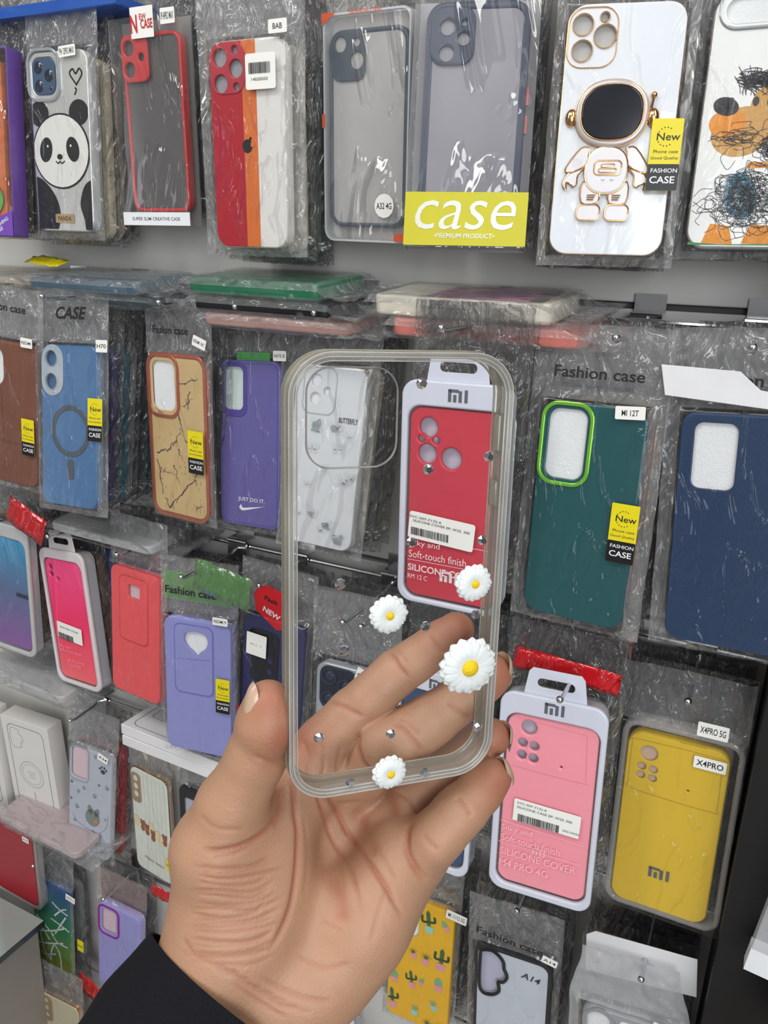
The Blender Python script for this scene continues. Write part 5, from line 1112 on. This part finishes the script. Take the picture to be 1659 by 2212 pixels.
# ------------------------------------------------------------ the hand: one continuous skin grown from joints, with finger creases pressed in
def cc(px, py, d): return np.array([(px-829.5)/1720.0*d, (py-1106.0)/1720.0*d, d])
GR = .00078
def make_hand():
    lo = np.array([-.120, .024, .262]); hi = np.array([.056, .262, .378])
    nx, ny, nz_ = [int((hi[i]-lo[i])/GR)+1 for i in range(3)]
    xs, ys, zs = [lo[i]+GR*np.arange(n).astype(np.float32) for i, n in enumerate((nx, ny, nz_))]
    BIG = np.float32(.02)
    def empty(): return np.full((nx, ny, nz_), BIG, np.float32)
    def smin(a, b, k):
        hh = np.maximum(k-np.abs(a-b), 0)/k; return np.minimum(a, b)-hh*hh*k*.25
    def put(F, mn, mx, fn, k):
        i0 = [max(0, int((mn[i]-lo[i]-.018)/GR)) for i in range(3)]; i1 = [min(n, int((mx[i]-lo[i]+.018)/GR)+2) for i, n in enumerate((nx, ny, nz_))]
        sl = tuple(slice(a, b) for a, b in zip(i0, i1))
        X, Y, Z = xs[sl[0]][:, None, None], ys[sl[1]][None, :, None], zs[sl[2]][None, None, :]
        F[sl] = smin(F[sl], fn(X, Y, Z).astype(np.float32), k) if k else np.minimum(F[sl], fn(X, Y, Z))
    def cone(F, a, b, ra, rb, k=.004):
        a, b = np.array(a), np.array(b); d = b-a; L2 = d@d
        def fn(X, Y, Z):
            t = np.clip(((X-a[0])*d[0]+(Y-a[1])*d[1]+(Z-a[2])*d[2])/L2, 0, 1)
            return np.sqrt((X-a[0]-t*d[0])**2+(Y-a[1]-t*d[1])**2+(Z-a[2]-t*d[2])**2)-(ra+(rb-ra)*t)
        r = max(ra, rb); put(F, np.minimum(a, b)-r, np.maximum(a, b)+r, fn, k)
    def blob(F, c, ax, rot=0.0, k=.008):
        """ellipsoid, axes ax, turned by rot in the plane facing the lens"""
        c_, s_ = math.cos(rot), math.sin(rot)
        def fn(X, Y, Z):
            u = ((X-c[0])*c_+(Y-c[1])*s_)/ax[0]; v = (-(X-c[0])*s_+(Y-c[1])*c_)/ax[1]; w_ = (Z-c[2])/ax[2]
            q = np.sqrt(u*u+v*v+w_*w_)+1e-6; return (q-1)*min(ax)*(1.0+.0*q)
        r = max(ax); put(F, np.array(c)-r, np.array(c)+r, fn, k)
    palm = empty()
    W = cc
    wr = (cc(425, 2140, .312), cc(560, 2215, .318))
    fa = np.array([-.58, .72, -.40]); fa /= np.linalg.norm(fa); far = (wr[0]+fa*.06, wr[1]+fa*.06)
    cone(palm, wr[0], far[0], .0195, .022, 0); cone(palm, wr[1], far[1], .0195, .022, .012)
    # metacarpals
    for (a, b, ra, rb) in (((455, 2100, .322), (662, 1668, .337), .016, .0118), ((520, 2120, .328), (748, 1712, .349), .016, .0118), ((590, 2130, .330), (838, 1772, .348), .016, .0115), ((650, 2120, .326), (905, 1850, .336), .0155, .0110)):
        cone(palm, cc(*a), cc(*b), ra, rb, .010)
    # heel of the hand, thumb mound, pads below the fingers
    blob(palm, cc(548, 1945, .318), (.0240, .0330, .0200), math.radians(18), .012)
    blob(palm, cc(505, 2040, .314), (.0230, .0240, .0185), 0, .012)
    blob(palm, cc(775, 2010, .322), (.0200, .0330, .0185), math.radians(32), .012)
    blob(palm, cc(655, 2140, .316), (.0200, .0160, .0160), 0, .012)
    blob(palm, cc(860, 1850, .331), (.0135, .0160, .0140), 0, .010)
    blob(palm, cc(690, 1680, .337), (.0140, .0110, .0120), 0, .010)
    # thumb
    cone(palm, cc(470, 2030, .316), cc(462, 1835, .308), .0165, .0152, .012)
    thumb = empty()
    cone(thumb, cc(466, 1835, .308), cc(500, 1740, .303), .0152, .0130, 0)
    cone(thumb, cc(500, 1740, .303), cc(556, 1632, .296), .0130, .0108, .004); cone(thumb, cc(554, 1632, .296), cc(572, 1560, .2905), .0106, .0098, .004)
    cone(thumb, cc(572, 1560, .2905), cc(577, 1520, .2890), .0100, .0084, .004); blob(thumb, cc(583, 1560, .2870), (.0082, .0125, .0080), .05, .004)
    # web between thumb and index
    web = empty()
    cone(web, cc(560, 1800, .318), cc(628, 1690, .330), .0120, .0105, .008); cone(web, cc(520, 1850, .315), cc(600, 1750, .325), .0145, .0115, .008)
    palm = smin(palm, web, .012); palm = smin(palm, thumb, .009)
    # fingers: joints (px, py, depth), radii
    fingers = [
        [((662, 1640, .336), .0112), ((760, 1540, .3325), .0098), ((855, 1455, .329), .0092), ((950, 1388, .325), .0083), ((985, 1362, .323), .0076)],
        [((765, 1700, .347), .0110), ((832, 1612, .3275), .0115), ((905, 1572, .3275), .0108), ((992, 1512, .3285), .0092), ((1050, 1466, .3290), .0084), ((1062, 1456, .3290), .0082)],
        [((838, 1772, .345), .0112), ((900, 1712, .349), .0102), ((950, 1668, .346), .0096), ((1030, 1612, .342), .0086), ((1062, 1592, .338), .0080)],
        [((905, 1850, .337), .0105), ((938, 1812, .3235), .0106), ((990, 1755, .3245), .0100), ((1040, 1705, .3275), .0088), ((1062, 1680, .3290), .0082)],
    ]
    allf = empty()
    for f in fingers:
        ff = empty(); pts = [(cc(*p), r) for p, r in f]
        for i, ((a, ra), (b, rb)) in enumerate(zip(pts[:-1], pts[1:])): cone(ff, a, b, ra, rb, .003 if i else 0)
        for i in range(1, len(pts)-1):                       # soft pads on the palm side of each bone
            a, ra = pts[i-1]; b, rb = pts[i]; mdl = (a+b)/2+np.array([0, 0, -.0012]); cone(ff, a*.6+b*.4+np.array([0, 0, -.0014]), a*.3+b*.7+np.array([0, 0, -.0014]), ra*.93, rb*.93, .003)
        allf = np.minimum(allf, ff)
    F = smin(palm, allf, .0050)
    # ---- surface nets
    s = F < 0; cnt = np.zeros((nx-1, ny-1, nz_-1), np.float32); acc = np.zeros((3, nx-1, ny-1, nz_-1), np.float32)
    corner = lambda A, d: A[d[0]:nx-1+d[0], d[1]:ny-1+d[1], d[2]:nz_-1+d[2]]
    edges = []
    for ax in range(3):
        o1, o2 = [k for k in range(3) if k != ax]
        for p in (0, 1):
            for q in (0, 1):
                d0 = [0, 0, 0]; d0[o1] = p; d0[o2] = q; d1 = list(d0); d1[ax] = 1; edges.append((ax, d0, d1))
    for ax, d0, d1 in edges:
        a, b = corner(F, d0), corner(F, d1); ch = (a < 0) != (b < 0); t = np.where(ch, a/np.where(ch, a-b, 1), 0)
        cnt += ch
        for i in range(3): acc[i] += np.where(ch, d0[i]+(t if i == ax else 0), 0)
    act = cnt > 0; idx = np.full(act.shape, -1, np.int64); idx[act] = np.arange(act.sum())
    I = np.argwhere(act); V = lo+GR*(I+np.stack([acc[i][act]/cnt[act] for i in range(3)], 1))
    Q = []
    for ax in range(3):
        o1, o2 = [(1, 2), (2, 0), (0, 1)][ax]
        a = np.take(s, range(0, s.shape[ax]-1), ax); b = np.take(s, range(1, s.shape[ax]), ax); ch = a != b
        E_ = np.argwhere(ch); keep = (E_[:, o1] > 0) & (E_[:, o2] > 0) & (E_[:, o1] < s.shape[o1]-1) & (E_[:, o2] < s.shape[o2]-1); E_ = E_[keep]
        ins = a[tuple(E_.T)]
        def cell(d1_, d2_):
            e = E_.copy(); e[:, o1] -= d1_; e[:, o2] -= d2_; return idx[tuple(e.T)]
        q = np.stack([cell(1, 1), cell(0, 1), cell(0, 0), cell(1, 0)], 1); q[~ins] = q[~ins][:, ::-1]; Q.append(q)
    Q = np.concatenate(Q)
    Q = Q[(Q >= 0).all(1)]
    # ---- smooth, then press the creases in
    def nbr_smooth(V, it, lam):
        for _ in range(it):
            sm = np.zeros_like(V); c = np.zeros(len(V))
            for k in range(4):
                a, b = Q[:, k], Q[:, (k+1) % 4]
                for j in range(3): sm[:, j] += np.bincount(a, V[b, j], len(V))+np.bincount(b, V[a, j], len(V))
                c += np.bincount(a, minlength=len(V))+np.bincount(b, minlength=len(V))
            V = V+lam*(sm/np.maximum(c, 1)[:, None]-V)
        return V
    V = nbr_smooth(V, 3, .6)
    fn = np.cross(V[Q[:, 2]]-V[Q[:, 0]], V[Q[:, 3]]-V[Q[:, 1]]); Nn = np.zeros_like(V)
    for k in range(4):
        for j in range(3): Nn[:, j] += np.bincount(Q[:, k], fn[:, j], len(V))
    Nn /= np.linalg.norm(Nn, axis=1)[:, None]+1e-12
    px = 829.5+1720*V[:, 0]/V[:, 2]; py = 1106+1720*V[:, 1]/V[:, 2]; front = np.clip(-Nn[:, 2]*1.6, 0, 1)
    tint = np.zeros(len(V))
    creases = [  # points, half-width in mm-ish steps, depth in mm, depth window
        ([(741, 1523), (790, 1520), (745, 1502)][:0] or [(690, 1512), (722, 1518), (752, 1532), (785, 1550)], 5, .55), ([(832, 1400), (850, 1420), (862, 1440), (885, 1468)], 5, .5), ([(846, 1398), (868, 1415), (880, 1434)], 4, .3), ([(925, 1372), (940, 1395), (960, 1415)], 5, .45),
        ([(850, 1560), (872, 1575), (893, 1600), (915, 1625)], 5, .5), ([(860, 1550), (885, 1566), (910, 1590)], 4, .3), ([(965, 1515), (985, 1530), (1005, 1545), (1022, 1548)], 5, .45),
        ([(895, 1770), (880, 1792), (879, 1834), (893, 1868), (921, 1905)], 7, .9), ([(985, 1720), (1005, 1745), (1018, 1765)], 5, .45), ([(912, 1800), (930, 1822), (948, 1838)], 5, .3),
        ([(602, 1738), (590, 1774), (560, 1806), (517, 1828), (470, 1838), (433, 1834)], 6, .75), ([(560, 1812), (510, 1842), (455, 1852)], 5, .4),
        ([(622, 1660), (632, 1700), (638, 1760), (644, 1800), (640, 1882), (627, 1960), (602, 2020), (575, 2060)], 6, .8),
        ([(665, 1640), (680, 1700), (695, 1745), (716, 1810), (758, 1882), (783, 1978)], 5, .6), ([(700, 1700), (722, 1743), (758, 1810), (819, 1894), (873, 1987)], 6, .8),
        ([(690, 1600), (700, 1650), (690, 1700)], 4, .4), ([(655, 1600), (665, 1640), (662, 1690)], 4, .4), ([(735, 1610), (728, 1660), (745, 1700)], 4, .4), ([(778, 1580), (772, 1612), (785, 1650), (812, 1672)], 5, .8),
        ([(845, 1900), (820, 1960), (800, 2040)], 5, .25), ([(640, 2060), (700, 2090), (760, 2080)], 5, .3), ([(690, 1990), (740, 2010)], 5, .2), ([(655, 1760), (665, 1850), (655, 1940)], 5, .2),
        ([(545, 1630), (590, 1650), (615, 1650)], 5, .4),
    ]
    creases += [([(765, 1745), (790, 1790), (812, 1850)], 14, .5), ([(700, 1860), (730, 1930), (740, 2000)], 16, .5), ([(836, 1700), (850, 1735), (856, 1770)], 12, .6), ([(820, 1700), (880, 1725), (910, 1770)], 5, .4),
        ([(600, 1690), (606, 1735), (585, 1790)], 10, .6), ([(430, 1760), (470, 1790), (530, 1790)], 5, .25), ([(690, 1725), (735, 1735), (780, 1730)], 4, .3), ([(730, 1815), (735, 1880), (745, 1930)], 4, .3), ([(800, 1815), (860, 1900)], 4, .3), ([(560, 2110), (640, 2150), (720, 2165)], 6, .35), ([(500, 2120), (560, 2165), (620, 2200)], 5, .3)]
    rnd = random.Random(21)
    for k in range(17):                                         # fine folds across the thumb mound
        y0 = 1868+k*13; creases.append(([(420-k*1.5+rnd.uniform(-12, 12), y0+rnd.uniform(-6, 6)), (480, y0+8+rnd.uniform(-5, 5)), (545, y0+2+rnd.uniform(-6, 6)), (600+rnd.uniform(-25, 20), y0-22+rnd.uniform(-6, 6))], 4.2, rnd.uniform(.22, .46)))
    for k in range(9):                                          # wrist
        x0 = 395+k*26; creases.append(([(x0, 2030+k*17+rnd.uniform(-8, 8)), (x0+28, 2062+k*15+rnd.uniform(-6, 6)), (x0+70, 2085+k*13)], 4.5, rnd.uniform(.2, .4)))
    disp = np.zeros(len(V))
    for pts, sg, dp in creases:
        L = np.array(smooth_line([tuple(map(float, p)) for p in pts], 7)); near = (px > L[:, 0].min()-20) & (px < L[:, 0].max()+20) & (py > L[:, 1].min()-20) & (py < L[:, 1].max()+20) & (front > 0)
        ii = np.nonzero(near)[0]
        if not len(ii): continue
        pp = np.stack([px[ii], py[ii]], 1); best = np.full(len(ii), 1e9); tb = np.zeros(len(ii)); n = len(L)-1
        for i in range(n):
            a, b = L[i], L[i+1]; d = b-a; t = np.clip(((pp-a)@d)/(d@d+1e-9), 0, 1); ds = np.hypot(*(pp-a-t[:, None]*d).T); up = ds < best; best[up] = ds[up]; tb[up] = (i+t[up])/n
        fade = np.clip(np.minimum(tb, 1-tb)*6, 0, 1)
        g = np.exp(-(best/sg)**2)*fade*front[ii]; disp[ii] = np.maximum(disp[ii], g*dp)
        tint[ii] = np.maximum(tint[ii], g*min(1, dp*1.4)*.75)  # crease redness, deepened with shade painted into the skin colour
    V = V-Nn*(disp*.0014)[:, None]
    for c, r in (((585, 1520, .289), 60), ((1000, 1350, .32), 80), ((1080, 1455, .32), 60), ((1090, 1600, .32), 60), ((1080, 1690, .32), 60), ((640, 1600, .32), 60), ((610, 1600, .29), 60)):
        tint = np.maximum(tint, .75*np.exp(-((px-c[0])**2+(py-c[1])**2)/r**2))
    Wd = V@AX.T+np.array([0, 0, CAMZ])
    me = bpy.data.meshes.new('hand'); me.from_pydata(Wd.tolist(), [], Q.tolist()); me.polygons.foreach_set('use_smooth', [True]*len(Q))
    at = me.attributes.new('flush_and_shade', 'FLOAT', 'POINT'); at.data.foreach_set('value', tint.astype(np.float32))
    me.update(); return me
person = bpy.data.objects.new('person', None); S.collection.objects.link(person); person.empty_display_size = .05
tag(person, 'left hand in a black sleeve, palm to the viewer, fingers behind the clear case', 'person')
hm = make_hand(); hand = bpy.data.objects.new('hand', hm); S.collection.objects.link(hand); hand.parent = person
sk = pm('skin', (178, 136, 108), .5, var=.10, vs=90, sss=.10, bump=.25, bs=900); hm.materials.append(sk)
t = sk.node_tree; p = t.nodes['Principled BSDF']; at = N(t, 'ShaderNodeAttribute', attribute_name='flush_and_shade'); mx = N(t, 'ShaderNodeMix', data_type='RGBA')
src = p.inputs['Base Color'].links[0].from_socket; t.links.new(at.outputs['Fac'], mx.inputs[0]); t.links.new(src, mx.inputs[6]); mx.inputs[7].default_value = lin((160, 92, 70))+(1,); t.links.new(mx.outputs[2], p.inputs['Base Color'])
NAIL = pm('fingernail', (196, 164, 140), .25, coat=.4, sss=.1)
def nail(c, n, along, L, Wd_, th=.0011):
    c = cc(*c); n = np.array(n, float); n /= np.linalg.norm(n); a = np.array(along, float); a -= n*(a@n); a /= np.linalg.norm(a); b = np.cross(n, a); m = MB(); NU, NV = 14, 10
    vs = []
    for side in (1, 0):
        for i in range(NU+1):
            for j in range(NV+1):
                u = i/NU*2-1; v = j/NV*2-1; e = math.sqrt(max(0, 1-abs(v)**3)); 
                x = u*L*(e if u > 0 else 1-.18*(1-e)); y = v*Wd_
                hgt = -.30*Wd_*v*v*1.6-.12*L*u*u+(th if side else 0)*(1-max(abs(u), abs(v))**6)
                vs.append(c+a*x+b*y+n*hgt)
    k = (NU+1)*(NV+1); m.v = [tuple(AX@v+np.array([0, 0, CAMZ])) for v in vs]
    for s_ in (0, 1):
        for i in range(NU):
            for j in range(NV): q_ = s_*k+i*(NV+1)+j; f = (q_, q_+1, q_+NV+2, q_+NV+1); m.face(f if s_ else f[::-1])
    return m.obj('fingernail', NAIL, person)
nail((532, 1533, .2842), (-.93, -.1, -.34), (.10, -1, -.10), .0104, .0048)
nail((1097, 1438, .3300), (.95, -.35, .45), (-.25, -.8, -.6), .0072, .0052)
nail((1098, 1583, .3385), (.95, -.35, .45), (-.1, -.8, -.6), .0070, .0050)
nail((1096, 1657, .3300), (.9, -.6, .35), (-.4, -.8, -.5), .0066, .0048)
# sleeve: a knitted cuff around the wrist
m = MB(); A0 = cc(478, 2140, .3150); A1 = A0+np.array([-.58, .72, -.40])*.11; ax = (A1-A0)/np.linalg.norm(A1-A0); side = np.array([.79, .61, 0]); side -= ax*(side@ax); side /= np.linalg.norm(side); dep = np.cross(ax, side); NR, NA = 34, 56
for inner in (0, 1):
    for i in range(NR+1):
        s_ = i/NR*(1 if not inner else .5); L = np.linalg.norm(A1-A0)*1.15
        for k in range(NA):
            a = 2*math.pi*k/NA; fold = .0016*noise.noise(Vector((s_*6, math.cos(a)*1.4, math.sin(a)*1.4)))*(1+2*s_)
            ra, rb = .0365+.006*s_+fold, .0285+.008*s_+fold
            if inner: ra -= .0016; rb -= .0016
            elif i == 0: ra -= .0005; rb -= .0005
            v = A0+ax*(s_*L)+side*math.cos(a)*ra+dep*math.sin(a)*rb
            m.v.append(tuple(AX@v+np.array([0, 0, CAMZ])))
n1 = (NR+1)*NA
for inner in (0, 1):
    for i in range(NR):
        for k in range(NA):
            b = inner*n1; f = (b+i*NA+k, b+i*NA+(k+1) % NA, b+(i+1)*NA+(k+1) % NA, b+(i+1)*NA+k); m.face(f[::-1] if not inner else f)
for k in range(NA): m.face((k, (k+1) % NA, n1+(k+1) % NA, n1+k))
slv = m.obj('sleeve', pm('black_knit', (17, 18, 24), .85, bump=.8, bs=1400, var=.2, vs=500, spec=.25), person, angle=70)
